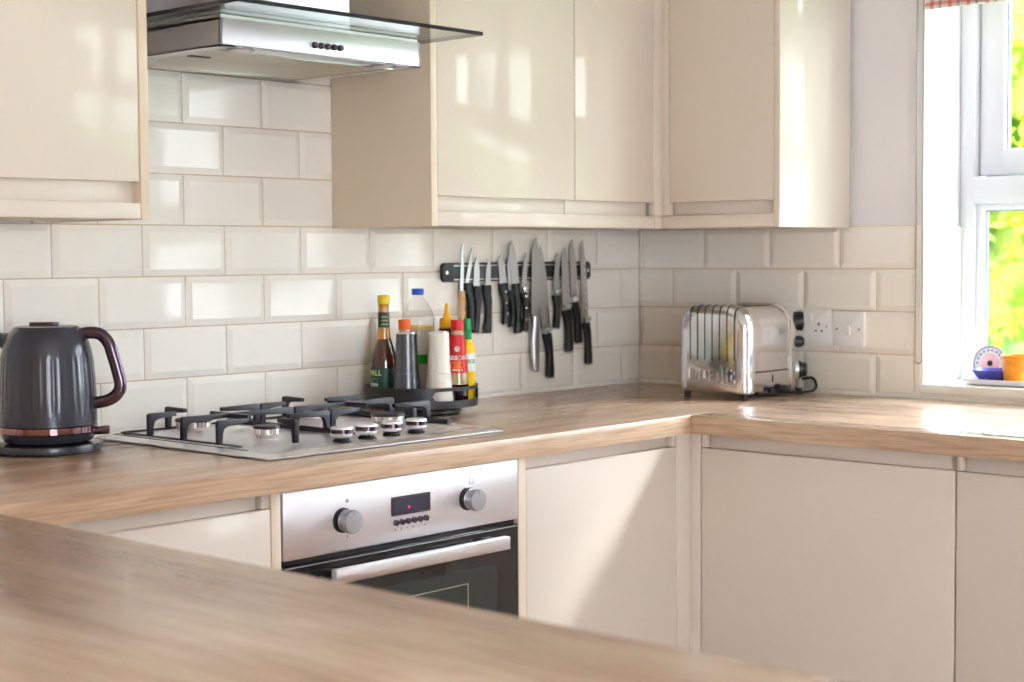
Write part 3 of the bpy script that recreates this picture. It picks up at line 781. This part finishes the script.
obj('tray_wall', b, M['tray'], tr)
TF = TC.z + .0229      # tray floor
def at(l, d): 
    p = TC + Rv*l + Fv*d; return Vector((p.x, p.y, TF))
def body(prof, c, m, name, par, seg=32, label=None, flute=None, cap0=True, cap1=True):
    b = new(); lathe(b, [(r, z-c.z) for r, z in prof], c, seg, flute=flute, cap0=cap0, cap1=cap1); return obj(name, b, m, par, label=label)
def wrap(bm, txt, size, c, r, z, yaw_off=0, depth=.0006, tilt=0):
    """write round a bottle, facing the room"""
    a0 = math.atan2(-Fv.y, -Fv.x) + yaw_off
    def f(x, y, d):
        t = a0 + x/r; rr = r + .0004 + d - tilt*y
        return c + Vector((rr*math.cos(t), rr*math.sin(t), z - c.z + y))
    return words_bm(bm, txt, size, f, depth)
GBt = None
# cider vinegar
c = at(-.083, 0.0)
v = thing('vinegar_bottle', 'brown cider vinegar bottle with gold cap and green labels', 'bottle', c)
body([(.026, TF+.0003), (.0295, TF+.003), (.0295, 1.022), (.0288, 1.030), (.0240, 1.048), (.0190, 1.064), (.0160, 1.0725), (.0155, 1.0735)], c, M['brownliq'], 'glass_body', v)
body([(.0155, 1.0737), (.0130, 1.100), (.0112, 1.142), (.0115, 1.146), (.0120, 1.1495)], c, M['amber'], 'neck', v)
body([(.0128, 1.1497), (.0134, 1.1505), (.0134, 1.166), (.0124, 1.1695), (.006, 1.170)], c, M['goldcap'], 'cap', v)
body([(.0138, 1.0985), (.0134, 1.099), (.0124, 1.132), (.0120, 1.1325)], c, M['greenlabel'], 'neck_label', v, cap0=False, cap1=False)
lb = body([(.0296, .94), (.0299, .9405), (.0299, 1.0105), (.0296, 1.011)], c, M['greenlabel'], 'label', v, cap0=False, cap1=False)
b = new(); wrap(b, 'ASPALL', .0165, c, .0300, .9995, -1.0); obj('lettering', b, M['labelgold'], lb)
b = new(); wrap(b, 'CYDER', .009, c, .0300, .9735, -.85); obj('lettering', b, M['labelwhite'], lb)
b = new(); wrap(b, 'ORGANIC', .007, c, .0300, .9865, -.85); obj('lettering', b, M['labelgreen'], lb)
b = new()
for z in (1.106, 1.114, 1.122): wrap(b, 'ASPALL', .0046, c, .0134, z, .25, .0003)
obj('lettering', b, M['labelgold'], v)
# pepper and salt mills
def mill(name, label, c, m, zt, ws):
    v = thing(name, label, 'mill', c, 'salt and pepper mills')
    zb = TF+.0003
    body([(.0305, zb), (.0320, zb+.003), (.0312, zb+.018), (.0292, zb+.036), (.0275, zb+.052), (.0266, zb+.068)], c, m, 'grinder_base', v, 40)
    body([(.0266, zb+.0686), (.0258, zb+.080), (.0243, zb+.100), (.0235, zb+.125), (.0229, zt-.006), (.0226, zt-.003)], c, m, 'body', v, 40)
    body([(.0222, zt-.0028), (.0226, zt-.002), (.0222, zt-.0002), (.019, zt+.0005)], c, M['chrome'], 'metal_rim', v, 40)
mill('pepper_mill', 'dark grey pepper mill standing at the front of the tray', at(-.029, -.062), M['pepper'], 1.090, 1)
mill('salt_mill', 'white salt mill standing beside the grey pepper mill', at(.040, -.060), M['salt'], 1.092, 1)
# cooking oil
c = at(-.011, .062)
v = thing('oil_bottle', 'clear cooking oil bottle with blue cap, tallest behind the mills', 'bottle', c)
body([(.034, TF+.0003), (.036, TF+.004), (.036, 1.096), (.0362, 1.105), (.0352, 1.118), (.031, 1.134), (.024, 1.148), (.0165, 1.158), (.0125, 1.163), (.0120, 1.168)], c, M['plasticclear'], 'clear_body', v, 40)
body([(.0352, 1.0945), (.0355, 1.095), (.0355, 1.0990), (.0352, 1.0995)], c, M['yellow'], 'oil_line', v, 40)
body([(.0345, TF+.004), (.0350, TF+.006), (.0350, 1.0945), (.030, 1.0946)], c, M['palelabel'], 'oil', v, 40)
body([(.0362, 1.016), (.0366, 1.0165), (.0366, 1.036), (.0362, 1.0365)], c, M['oilband'], 'label', v, 40, cap0=False, cap1=False)
body([(.0132, 1.1682), (.0138, 1.169), (.0138, 1.181), (.0130, 1.1825), (.004, 1.183)], c, M['bluecap'], 'cap', v, 28)
# orange-capped bottle
c = at(-.038, .008)
v = thing('sauce_bottle', 'small bottle with orange cap peeking above the grey mill', 'bottle', c)
body([(.0185, TF+.0003), (.020, TF+.003), (.020, 1.055), (.017, 1.070), (.0125, 1.082), (.0118, 1.0935)], c, M['palelabel'], 'bottle_body', v)
body([(.0128, 1.0938), (.0134, 1.0945), (.0134, 1.1135), (.0125, 1.1155), (.004, 1.116)], c, M['orangecap'], 'cap', v)
# mustard squeeze bottle
c = at(.054, .046)
v = thing('squeeze_bottle', 'dark squeezy bottle with pointed yellow nozzle behind the mills', 'bottle', c)
body([(.0215, TF+.0003), (.023, TF+.003), (.023, 1.076), (.020, 1.089), (.0165, 1.094)], c, M['black'], 'bottle_body', v)
body([(.0155, 1.0942), (.0168, 1.0955), (.0165, 1.112), (.0145, 1.1165), (.0085, 1.119), (.0052, 1.132), (.0036, 1.1475), (.0022, 1.1495)], c, M['yellow'], 'nozzle_cap', v)
body([(.0232, .99), (.0235, .9905), (.0235, 1.070), (.0232, 1.0705)], c, M['lemonlabel'], 'label', v, cap0=False, cap1=False)
# malt vinegar
c = at(.080, -.030)
v = thing('vinegar_bottle', 'malt vinegar bottle with red cap and red label', 'bottle', c)
def taper(z): return .0152 + (.0236-.0152)*max(0, min(1, (1.088-z)/(1.088-.985)))
body([(.0215, TF+.0003), (.0232, TF+.003), (.0236, .975)], c, M['darkliq'], 'vinegar', v)
body([(.0236, .9752), (taper(.99), .99), (taper(1.04), 1.04), (taper(1.086), 1.086), (.0135, 1.089), (.0128, 1.0925)], c, M['yellowliq'], 'glass_body', v)
lb = body([(taper(1.0)+.0003, 1.0), (taper(1.0)+.0006, 1.0002), (taper(1.04)+.0006, 1.04), (taper(1.083)+.0006, 1.083), (taper(1.083)+.0003, 1.0832)], c, M['labelred'], 'label', v, cap0=False, cap1=False)
b = new(); wrap(b, 'SARSON\'S', .0135, c, taper(1.032)+.0007, 1.033, .05, tilt=.08); obj('lettering', b, M['labelwhite'], lb)
b = new(); wrap(b, 'VINEGAR', .0058, c, taper(1.005)+.0008, 1.0065, 0, tilt=.08); obj('lettering', b, M['labelwhite'], lb)
b = new(); a0 = math.atan2(-Fv.y, -Fv.x)
def onlab(u, v_, z0, extra): 
    z = z0+v_; r = taper(z)+extra; t = a0+u/r
    return c + Vector((r*math.cos(t), r*math.sin(t), z-c.z))
el = [(.017*math.cos(2*PI*i/28), .0085*math.sin(2*PI*i/28)) for i in range(28)]
rings(b, [[onlab(u, v_, 1.0175, .0004) for u, v_ in el], [onlab(u, v_, 1.0175, .0010) for u, v_ in el], [onlab(u*.3, v_*.3, 1.0175, .0011) for u, v_ in el]]); obj('label_badge', b, M['labelorange'], lb)
b = new(); el = [(.006*math.cos(2*PI*i/20), .006*math.sin(2*PI*i/20)) for i in range(20)]
rings(b, [[onlab(u, v_, 1.0525, .0004) for u, v_ in el], [onlab(u, v_, 1.0525, .0010) for u, v_ in el]]); obj('label_crest', b, M['palelabel'], lb)
body([(.0140, 1.0927), (.0150, 1.0935), (.0143, 1.113), (.0135, 1.1155), (.004, 1.116)], c, M['redcap'], 'cap', v)
# lemon juice
c = at(.100, .018)
v = thing('lemon_juice_bottle', 'yellow lemon juice bottle with green cap behind the red vinegar', 'bottle', c)
body([(.016, TF+.0003), (.0178, TF+.003), (.0178, 1.050), (.0165, 1.058), (.010, 1.066), (.0085, 1.070)], c, M['lemonlabel'], 'bottle_body', v)
body([(.0098, 1.0702), (.0102, 1.071), (.0098, 1.090), (.0082, 1.092), (.0078, 1.1135), (.006, 1.116)], c, M['greencap'], 'cap', v)
lb = body([(.0179, 1.0), (.0182, 1.0005), (.0182, 1.040), (.0179, 1.0405)], c, M['labelwhite'], 'label', v, cap0=False, cap1=False)
b = new(); wrap(b, 'JUICE', .012, c, .0183, 1.022, .3); obj('lettering', b, M['greencap'], lb)

# ------------------------------------------------------------------ magnetic rack and knives
rk = thing('magnetic_knife_rack', 'black magnetic knife rack screwed to the white tiles', 'knife rack', (-.5, -.008, 1.1925))
b = new(); prism(b, rrect(.541, .046, .010), lambda u, v, a: (-.4950+u, a, 1.2155+v), -.0135, -.0012, .0015); obj('rack_bar', b, M['black'], rk)
b = new()
for z in (1.2315, 1.1985): box(b, -.731, -.261, -.0146, -.0134, z-.0014, z+.0014)
obj('magnet_strip', b, M['bsteel'], rk)
for x in (-.754, -.236):
    b = new(); lathe(b, [(.0055, 0), (.0055, .001), (.004, .0018)], (x, -.0136, 1.2155), 16, (0, -1, 0)); obj('screw', b, M['chrome'], rk)
KG = 'kitchen knives on the magnetic rack'
def knife(label, tip, base, wb, side, hend, hw, style='black', bolster=False, curve=0, y=-.0158, hoff=0, rivets=0, dimple=False, wt=None):
    """blade hangs point up flat on the rack; side = which way the belly bulges"""
    tip = (tip[0]+.0125, tip[1]); base = (base[0]+.0125, base[1]); hend = (hend[0]+.0125, hend[1])
    K = thing('kitchen_knife', label, 'knife', (base[0], y-.004, hend[1]), KG)
    t = Vector((tip[0], tip[1])); s = Vector((base[0], base[1])); d = (t-s); L_ = d.length; d.normalize(); n = Vector((d.y, -d.x))   # n points to +x when d is up
    lft, rgt = [], []
    for i in range(13):
        u = i/12
        cv = curve*math.sin(PI*u*.5)**2
        spine = wb*.5*(1-max(0, (u-.72)/.28)**2*.75)
        belly = wb*.5*(1-max(0, (u-.35)/.65)**2.2)
        if u > .999: spine = belly = .0004
        c0 = s + d*(L_*u) + n*cv
        if side > 0: lft.append(c0-n*spine*(1)); rgt.append(c0+n*belly)
        else: lft.append(c0-n*belly); rgt.append(c0+n*spine)
    if wt is None: wt = .0018
    b = new(); prism(b, [(p.x, p.y) for p in lft] + [(p.x, p.y) for p in reversed(rgt)], lambda u, v, a: (u, a, v), y-wt, y)
    obj('blade', b, M['bsteel'], K)
    # handle
    hs = Vector((base[0]+hoff, base[1])); he = Vector(hend); hd = (he-hs); HL = hd.length; hd.normalize(); hn = Vector((-hd.y, hd.x))
    pr = []
    for i in range(11):
        u = i/10
        w = hw*.5*(.86 + .16*math.cos((u-.1)*2*PI) if style != 'steel' else .80+.2*math.sin(PI*u))
        if u == 1: w *= .86
        bow = .004*math.sin(PI*u)*(1 if style in ('black', 'curved') else -.6)
        if style == 'curved': bow *= 1.8
        pr.append((hs+hd*(HL*u)+hn*bow, w))
    th = .0075
    b = new(); st = 0
    if bolster:
        bs = new(); p0, w0 = pr[0]; 
        q = [hs-hn*w0*.95, hs+hn*w0*.95, hs+hd*.009+hn*w0, hs+hd*.014-hn*w0*.9]
        prism(bs, [(p.x, p.y) for p in q], lambda u, v, a: (u, a, v), y-.0105, y+.0005, .001); obj('bolster', bs, M['rivet'], K)
        hs2 = .0145/HL
    else: hs2 = 0
    rr = []
    for i, (p, w) in enumerate(pr):
        u = max(i/10, hs2) if i < 3 else i/10
        p = p if i >= 3 else hs+hd*(HL*u)
        ring = []
        for kx in range(14):
            a = 2*PI*kx/14
            ca, sa = math.cos(a), math.sin(a)
            ca = math.copysign(abs(ca)**.6, ca); sa = math.copysign(abs(sa)**.6, sa)
            q = p + hn*(w*ca); ring.append(Vector((q.x, y-.001+th*sa, q.y)))
        rr.append(ring)
    rings(b, rr)
    hm = {'black': M['softblack'], 'curved': M['softblack'], 'steel': M['bsteel'], 'wood': M['wood']}[style]
    H_ = obj('handle', b, hm, K)
    if bolster or style == 'steel':
        b = new(); p, w = pr[-1]; q = p
        prism(b, [((q-hn*w*.9).x, (q-hn*w*.9).y), ((q+hn*w*.9).x, (q+hn*w*.9).y), ((q+hn*w*.85+hd*.004).x, (q+hn*w*.85+hd*.004).y), ((q-hn*w*.85+hd*.004).x, (q-hn*w*.85+hd*.004).y)], lambda u, v, a: (u, a, v), y-.007, y+.005, .0008)
        obj('end_cap', b, M['rivet'], K)
    for i in range(rivets):
        u = (i+.5)/rivets*.8+.08; p = hs+hd*(HL*u)
        b = new(); lathe(b, [(.0036, 0), (.0036, .0012), (.0028, .002)], (p.x, y-.001-th+.0004, p.y), 14, (0, -1, 0)); obj('rivet', b, M['brassrivet'] if style == 'wood' else M['rivet'], H_)
    if dimple:
        b = new()
        for i in range(7):
            p = s + d*(L_*(.12+.1*i)) + n*.004
            lathe(b, [(.0030, 0), (.0026, .0005)], (p.x, y-wt+.0001, p.y), 12, (0, -1, 0))
        obj('hollow_grind', b, M['steel'], K)
    return K
knife('slim carving blade with riveted pale wooden handle, first from the rack end near the vinegar', (-.716, 1.285), (-.722, 1.172), .011, 1, (-.719, 1.062), .016, 'wood', rivets=3)
knife('curved boning knife with arched black handle, second from the hob end of the rack', (-.688, 1.276), (-.703, 1.19), .012, 1, (-.694, 1.078), .026, 'curved', curve=.006, hoff=.004)
knife('short pointed knife with slightly leaning black handle, third from the hob end', (-.667, 1.250), (-.671, 1.182), .020, 1, (-.677, 1.070), .022, 'black', hoff=.003)
knife('small knife with wide gap after its black handle, fourth from the hob end', (-.628, 1.245), (-.631, 1.184), .018, -1, (-.634, 1.068), .025, 'black', hoff=-.003)
knife('short broad knife with three steel rivets in black handle, fifth from the hob end', (-.584, 1.258), (-.576, 1.188), .023, 1, (-.566, 1.088), .026, 'black', rivets=3)
knife('thin knife half hidden behind the riveted one, sixth from the hob end', (-.556, 1.247), (-.551, 1.170), .012, 1, (-.547, 1.080), .017, 'black', y=-.0152)
knife('tall plain-handled kitchen knife hanging between the two knives with riveted black handles', (-.546, 1.291), (-.534, 1.186), .027, 1, (-.526, 1.064), .025, 'black', y=-.0178)
knife('small knife with steel bolster and riveted black handle, before the big steel one', (-.492, 1.262), (-.501, 1.178), .017, -1, (-.497, 1.068), .021, 'black', True, rivets=3)
knife('big cook knife with all-steel handle in the middle of the rack', (-.455, 1.300), (-.459, 1.103), .033, 1, (-.460, .969), .025, 'steel', y=-.0178)
knife('longest black-handled cook knife, hanging lowest beside the all-steel one', (-.437, 1.279), (-.418, 1.073), .033, 1, (-.403, .949), .027, 'black', True, hoff=.003)
knife('smallest bolstered knife with short black handle, between two big cook knives', (-.372, 1.261), (-.379, 1.168), .019, -1, (-.379, 1.071), .022, 'black', True)
knife('broad bolstered knife, third from the corner end of the rack', (-.342, 1.276), (-.340, 1.130), .030, 1, (-.329, 1.009), .028, 'black', True)
knife('tall bolstered utility knife, second from the corner end of the rack', (-.314, 1.294), (-.308, 1.149), .026, 1, (-.291, 1.030), .026, 'black', True)
knife('slim slicing knife with dimpled blade, last at the corner end of the rack', (-.274, 1.291), (-.263, 1.094), .023, 1, (-.251, .974), .026, 'black', True, dimple=True)

# ------------------------------------------------------------------ toaster
tc = Vector((-.165, -.452, T))
to = thing('toaster', 'polished chrome toaster with slotted rounded end in the worktop corner', 'toaster', tc)
ty0, ty1, tz0, tz1 = -.553, -.357, .924, 1.134
tw, thh = ty1-ty0, tz1-tz0; tcy = (ty0+ty1)/2
def tprof(inset=0, n=7, rtop=.055, rbot=.006):
    """outline in (y, z): flat foot, big round shoulders"""
    w = tw/2-inset; zt = tz1-inset; zb = tz0+inset*.3; r = max(.004, rtop-inset*.6); rb = rbot
    out = []
    for cx_, cz_, t0_, rr_ in [(w-r, zt-r, 0, r), (-w+r, zt-r, PI/2, r), (-w+rb, zb+rb, PI, rb), (w-rb, zb+rb, 1.5*PI, rb)]:
        for q in range(n+1):
            t = t0_+PI/2*q/n; out.append((cx_+rr_*math.cos(t), cz_+rr_*math.sin(t)))
    return out
def tring(x, inset): return [Vector((x, tcy-u, z)) for u, z in tprof(inset)]
b = new(); rings(b, [tring(-.272, .005), tring(-.105, .005)], cap0=False, cap1=False); rings(b, [tring(-.2725, .0055), tring(-.272, .005)]); rings(b, [tring(-.105, .005), tring(-.1045, .0055)])
obj('toaster_body', b, M['chrome'], to)
b = new(); rings(b, [tring(-.268, .004), tring(-.2705, 0), tring(-.292, 0), tring(-.300, .0025), tring(-.306, .008), tring(-.3095, .016), tring(-.311, .026)])
cap_ = obj('end_cap', b, M['wavychrome'], to, label='rounded chrome end with seven vent slots')
b = new(); rings(b, [tring(-.116, .004), tring(-.1135, 0), tring(-.100, .0005), tring(-.082, .004), tring(-.064, .010), tring(-.050, .018), tring(-.040, .028), tring(-.036, .042)])
cap2 = obj('control_end', b, M['chrome'], to)
for i in range(7):
    yy = tcy + .0645 - i*.0212 - .004
    b = new(); pts = [(-.3098, yy, 1.003), (-.3098, yy, 1.085)]
    off = (abs(yy-tcy)/(tw/2))
    zt = tz1 - .0 - (0 if off < .45 else (.055-math.sqrt(max(0, .055**2-(abs(yy-tcy)-(tw/2-.055))**2))))
    pts += [(-.3097, yy, zt-.028), (-.3085, yy, zt-.0165), (-.3052, yy, zt-.0085), (-.2995, yy, zt-.0030), (-.288, yy, zt-.0006)]
    tube(b, smooth_path(pts, 4), .0021, 8); obj('vent_slot', b, M['slot'], cap_)
b = new(); words_bm(b, 'Dualit', .058, lambda x, y, d: (-.3105-d, tcy+.004-x*1.0, .968+y), .004)
bmesh.ops.remove_doubles(b, verts=b.verts, dist=.00005)
obj('lettering', b, M['chrome'], cap_)
b = new()
for yy in (tcy+.03, tcy-.03): box(b, -.255, -.125, yy-.014, yy+.014, tz1-.0052, tz1-.0043)
obj('bread_slot', b, M['black'], to)
for x in (-.292, -.055):
    for yy in (ty0+.016, ty1-.016):
        b = new(); lathe(b, [(.008, .0003), (.0085, .002), (.0085, .0145)], (x, yy, T), 16); obj('rubber_foot', b, M['black'], to)
ys = ty0+.005
b = new(); box(b, -.262, -.118, ys-.0008, ys+.001, .9735, .9765); box(b, -.190, -.187, ys-.0009, ys+.001, .947, .966); obj('panel_slot', b, M['black'], to)
for x in (-.262, -.122):
    for z in (.958, .996):
        b = new(); lathe(b, [(.0028, 0), (.0022, .0016)], (x, ys-.0002, z), 10, (0, -1, 0)); obj('rivet', b, M['rivet'], to)
b = new(); box(b, -.25, -.120, ys-.002, ys+.12, .9195, .9285, .001); lathe(b, [(.010, 0), (.011, .004), (.011, .014), (.008, .017)], (-.150, ys-.001, .929), 20, (0, -1, 0)); lathe(b, [(.008, 0), (.008, .009)], (-.205, ys-.001, .930), 16, (0, -1, 0)); obj('crumb_tray', b, M['black'], to)
kd = Vector((.62, -.78, 0)).normalized()
def tknob(z, r, d, ring, x=-.076, y=ty0+.0085):
    p = Vector((x, y, z))
    if ring:
        b = new(); lathe(b, [(r*1.10, -.006), (r*1.10, .002), (r*1.02, .003)], p, 28, kd); obj('dial_ring', b, M['hobsteel'], cap2)
    b = new(); lathe(b, [(r, -.006), (r, .004), (r*.97, .010), (r*.84, .012), (r*.78, d), (r*.6, d+.002)], p, 28, kd); obj('dial', b, M['black'], cap2)
tknob(.972, .0215, .022, True); tknob(1.040, .0145, .015, False)
b = new(); lathe(b, [(.022, -.008), (.024, .003), (.024, .012), (.020, .015)], (-.064, ty0+.016, 1.090), 24, kd); obj('lift_lever', b, M['black'], cap2)
b = new(); tube(b, smooth_path([(-.036, ty0+.02, .945), (-.02, ty0+.0, .948), (-.014, ty0-.008, .93), (-.028, ty0-.006, .917), (-.07, ty0+.02, .9145), (-.12, ty0+.06, .9145)], 5), .0035, 8); obj('power_cord', b, M['black'], to)

# ------------------------------------------------------------------ wall sockets
sk = thing('double_socket', 'white double plug socket half hidden behind the toaster', 'socket', (-.004, -.530, 1.032))
b = new(); prism(b, rrect(.146, .086, .004), lambda u, v, a: (a, -.530+u, 1.0755+v), -.0105, -.0005, .0015); pl = obj('face_plate', b, M['white'], sk)
for yc in (-.494, -.566):
    b = new(); box(b, -.0112, -.0102, yc-.0025, yc+.0025, 1.077, 1.085); 
    for s_ in (-1, 1): box(b, -.0112, -.0102, yc+s_*.0085-.0028, yc+s_*.0085+.0028, 1.062, 1.0665)
    obj('pin_holes', b, M['darkprint'], sk)
for yc in (-.520, -.540):
    b = new(); box(b, -.0135, -.0102, yc-.0075, yc+.0075, 1.088, 1.108, .001); obj('rocker_switch', b, M['white'], sk)
for yc in (-.472, -.588):
    b = new(); lathe(b, [(.003, 0), (.003, .0006)], (-.0106, yc, 1.0755), 12, (-1, 0, 0)); obj('screw', b, M['mark'], sk)
sk = thing('light_switch', 'single white rocker switch plate beside the double socket', 'switch', (-.004, -.647, 1.028))
b = new(); prism(b, rrect(.086, .086, .004), lambda u, v, a: (a, -.6475+u, 1.0705+v), -.0105, -.0005, .0015); obj('face_plate', b, M['white'], sk)
b = new(); box(b, -.0135, -.0102, -.6545, -.6405, 1.057, 1.078, .001); obj('rocker_switch', b, M['white'], sk)
for yc in (-.617, -.678):
    b = new(); lathe(b, [(.0033, 0), (.0033, .0006)], (-.0106, yc, 1.0705), 12, (-1, 0, 0)); obj('screw', b, M['mark'], sk)

# ------------------------------------------------------------------ things on the sill
S0 = WZ0
b = new()
R = lambda w, h_, r, z: [Vector((.085+u, -1.19+v, z)) for u, v in rrect(w, h_, r)]
rings(b, [R(.10, .50, .02, S0+.0006), R(.115, .52, .025, S0+.003), R(.130, .548, .03, S0+.0155), R(.124, .542, .028, S0+.0155), R(.108, .515, .025, S0+.006)])
tag(obj('serving_tray', b, M['porcelain']), 'long white tray lying on the window sill', 'tray')
c = Vector((.085, -.982, S0+.0063))
b = new(); lathe(b, [(.030, 0), (.034, .002), (.054, .026), (.0555, .029), (.0535, .029), (.050, .024), (.032, .006), (.001, .005)], c, 40, cap1=False)
tag(obj('bowl', b, M['bluebowl']), 'shallow blue bowl on the white tray', 'bowl')
c = Vector((.070, -1.052, S0+.0063))
pt_ = thing('plant_pot', 'speckled orange flowerpot on the sill tray', 'pot', c)
b = new(); lathe(b, [(.034, 0), (.036, .002), (.0430, .058), (.0405, .058), (.036, .050)], c, 40); obj('pot_body', b, M['orangepot'], pt_)
b = new(); lathe(b, [(.0430, .0582), (.0440, .059), (.0443, .064), (.0435, .066), (.0420, .066), (.0405, .0585)], c, 40, cap0=False, cap1=False); obj('pot_rim', b, M['orangepot'], pt_)
pc = Vector((.158, -.938, S0+.0435))
d = thing('ornamental_plate', 'small round patterned plate propped behind the blue bowl', 'plate', (pc.x, pc.y, S0))
ax = Vector((-1, 0, .10)).normalized()
b = new(); lathe(b, [(.024, 0), (.028, .003), (.0415, .0075), (.043, .0085), (.0415, .009), (.028, .0055), (.001, .005)], pc, 44, ax, cap1=False); obj('plate_disc', b, M['porcelain'], d)
b = new(); lathe(b, [(.0375, .0088), (.0378, .0094), (.0425, .0096), (.0428, .0090)], pc, 44, ax, cap0=False, cap1=False); obj('rim_band', b, M['greyglaze'], d)
a_, b_ = frame_of(ax)
b = new()
for i in range(18):
    t = 2*PI*i/18; p = pc + ax*.0086 + (a_*math.cos(t)+b_*math.sin(t))*.0315
    lathe(b, [(.0022, -.001), (.0022, .0009)], p, 8, ax)
lathe(b, [(.007, -.002), (.007, -.0008)], pc+ax*.0075, 14, ax)
obj('dark_motif', b, M['darkprint'], d)
b = new(); lathe(b, [(.024, -.001), (.024, .0004), (.001, .0006)], pc+ax*.0058, 30, ax, cap1=False); obj('pink_centre', b, M['pinkglaze'], d)

# ------------------------------------------------------------------ garden outside
b = new(); box(b, .45, 30, -24, 14, -.45, -.35)
tag(obj('lawn', b, M['lawn']), 'green lawn beyond the window', 'lawn')['kind'] = 'stuff'
def leaf_cloud(bm, n, fn, s0, s1):
    for _ in range(n):
        p = Vector(fn()); s = random.uniform(s0, s1)
        nrm = Vector((random.gauss(-.5, .6), random.gauss(0, .6), random.gauss(.4, .6))).normalized()
        a, q = frame_of(nrm); t = random.uniform(0, 2*PI); u = a*math.cos(t)+q*math.sin(t); w = nrm.cross(u)
        vs = [bm.verts.new(p + u*(s*x) + w*(s*y) + nrm*(s*z)) for x, y, z in ((-1, 0, 0), (-.3, .42, .1), (.45, .36, .1), (1, 0, -.1), (.45, -.36, .1), (-.3, -.42, .1))]
        bm.faces.new(vs)
def hp():
    y = random.uniform(-1.4, 5.2); z = random.uniform(-.25, 3.1)
    return (2.6 + random.uniform(0, 1.0) + .35*math.sin(y*2.1+z*1.7), y, z)
b = new(); leaf_cloud(b, 15000, hp, .018, .05)
hg = obj('garden_hedge', b, M['leaf'], smooth=0, recalc=False); tag(hg, 'bright yellow-green hedge outside the window', 'hedge')
hg['kind'] = 'stuff'
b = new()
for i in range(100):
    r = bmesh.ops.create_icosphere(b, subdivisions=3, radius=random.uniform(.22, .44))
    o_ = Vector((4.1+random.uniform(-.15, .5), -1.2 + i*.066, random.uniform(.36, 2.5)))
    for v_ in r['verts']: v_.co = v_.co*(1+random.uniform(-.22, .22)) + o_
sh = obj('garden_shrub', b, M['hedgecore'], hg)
# neighbour's house seen mirrored in the cabinet doors
hs_ = thing('neighbour_house', 'white rendered house across the garden', 'house', (10.5, -11.5, -.35))
obj('house_wall', box(new(), 8.5, 13, -14, -9.2, -.35, 3.3), M['render'], hs_)
b = new(); prism(b, [(-14.3, 3.3), (-8.9, 3.3), (-11.6, 5.4)], lambda u, v, a: (a, u, v), 8.3, 13.2); obj('roof', b, M['roof'], hs_)
for yy in (-12.6, -10.9):
    b = new(); box(b, 8.46, 8.52, yy, yy+1.0, .9, 2.1); obj('house_window', b, M['darkwin'], hs_)

# ------------------------------------------------------------------ light
w = bpy.data.worlds.new('overcast_sky'); SC.world = w; w.use_nodes = True
nt = w.node_tree; N = nt.nodes; L = nt.links
bg = N['Background']
tcn = N.new('ShaderNodeTexCoord'); sp = N.new('ShaderNodeSeparateXYZ'); L.new(tcn.outputs['Generated'], sp.inputs[0])
cr = N.new('ShaderNodeValToRGB'); cr.color_ramp.elements[0].position = .0; cr.color_ramp.elements[0].color = (.91, .94, 1, 1)
cr.color_ramp.elements[1].position = .8; cr.color_ramp.elements[1].color = (.72, .81, 1.0, 1)
L.new(sp.outputs['Z'], cr.inputs['Fac']); L.new(cr.outputs['Color'], bg.inputs['Color'])
bg.inputs['Strength'].default_value = 9.6
sl = bpy.data.lights.new('hazy_sun', 'SUN'); sl.energy = 2.0; sl.angle = math.radians(9); sl.color = (1, .98, .95)
so = bpy.data.objects.new('hazy_sun', sl); COL.objects.link(so)
so.rotation_euler = Vector((-1.045, 1.0, -1.139)).to_track_quat('-Z', 'Y').to_euler(); so.location = (4, -6, 6)
def portal(name, loc, d, sx, sy):
    l = bpy.data.lights.new(name, 'AREA'); l.shape = 'RECTANGLE'; l.size = sx; l.size_y = sy; l.cycles.is_portal = True
    o_ = bpy.data.objects.new(name, l); COL.objects.link(o_); o_.location = loc
    o_.rotation_euler = Vector(d).to_track_quat('-Z', 'Y').to_euler()
portal('window_portal', (.29, (WY0+WY1)/2, (WZ0+WZ1)/2), (-1, 0, 0), WZ1-WZ0, abs(WY1-WY0)) if False else None

# ------------------------------------------------------------------ camera
cam = bpy.data.cameras.new('camera'); co = bpy.data.objects.new('camera', cam); COL.objects.link(co)
cam.sensor_width = 36; cam.lens = 1603.16/1024*36
yaw, pitch, roll = .73976, -.05314, -.006544
f = Vector((math.cos(pitch)*math.cos(yaw), math.cos(pitch)*math.sin(yaw), math.sin(pitch)))
r = Vector((math.sin(yaw), -math.cos(yaw), 0)); u = r.cross(f)
r2 = r*math.cos(roll)+u*math.sin(roll); u2 = u*math.cos(roll)-r*math.sin(roll)
mtx = Matrix((r2, u2, -f)).transposed().to_4x4(); mtx.translation = Vector((-3.44096, -2.6711, 1.25436))
co.matrix_world = mtx
cam.dof.use_dof = True; cam.dof.focus_distance = 3.0; cam.dof.aperture_fstop = 4.5
cam.clip_start = .05
SC.camera = co
vs = SC.view_settings
vs.view_transform = 'Standard'; vs.look = 'None'; vs.gamma = 1; vs.use_curve_mapping = False
vs.exposure = 1.25
cy = SC.cycles
cy.max_bounces = 12; cy.diffuse_bounces = 6; cy.glossy_bounces = 6; cy.transparent_max_bounces = 16; cy.transmission_bounces = 8
cy.caustics_reflective = False; cy.caustics_refractive = False; cy.sample_clamp_indirect = 6
cy.use_denoising = True; cy.denoiser = 'OPENIMAGEDENOISE'
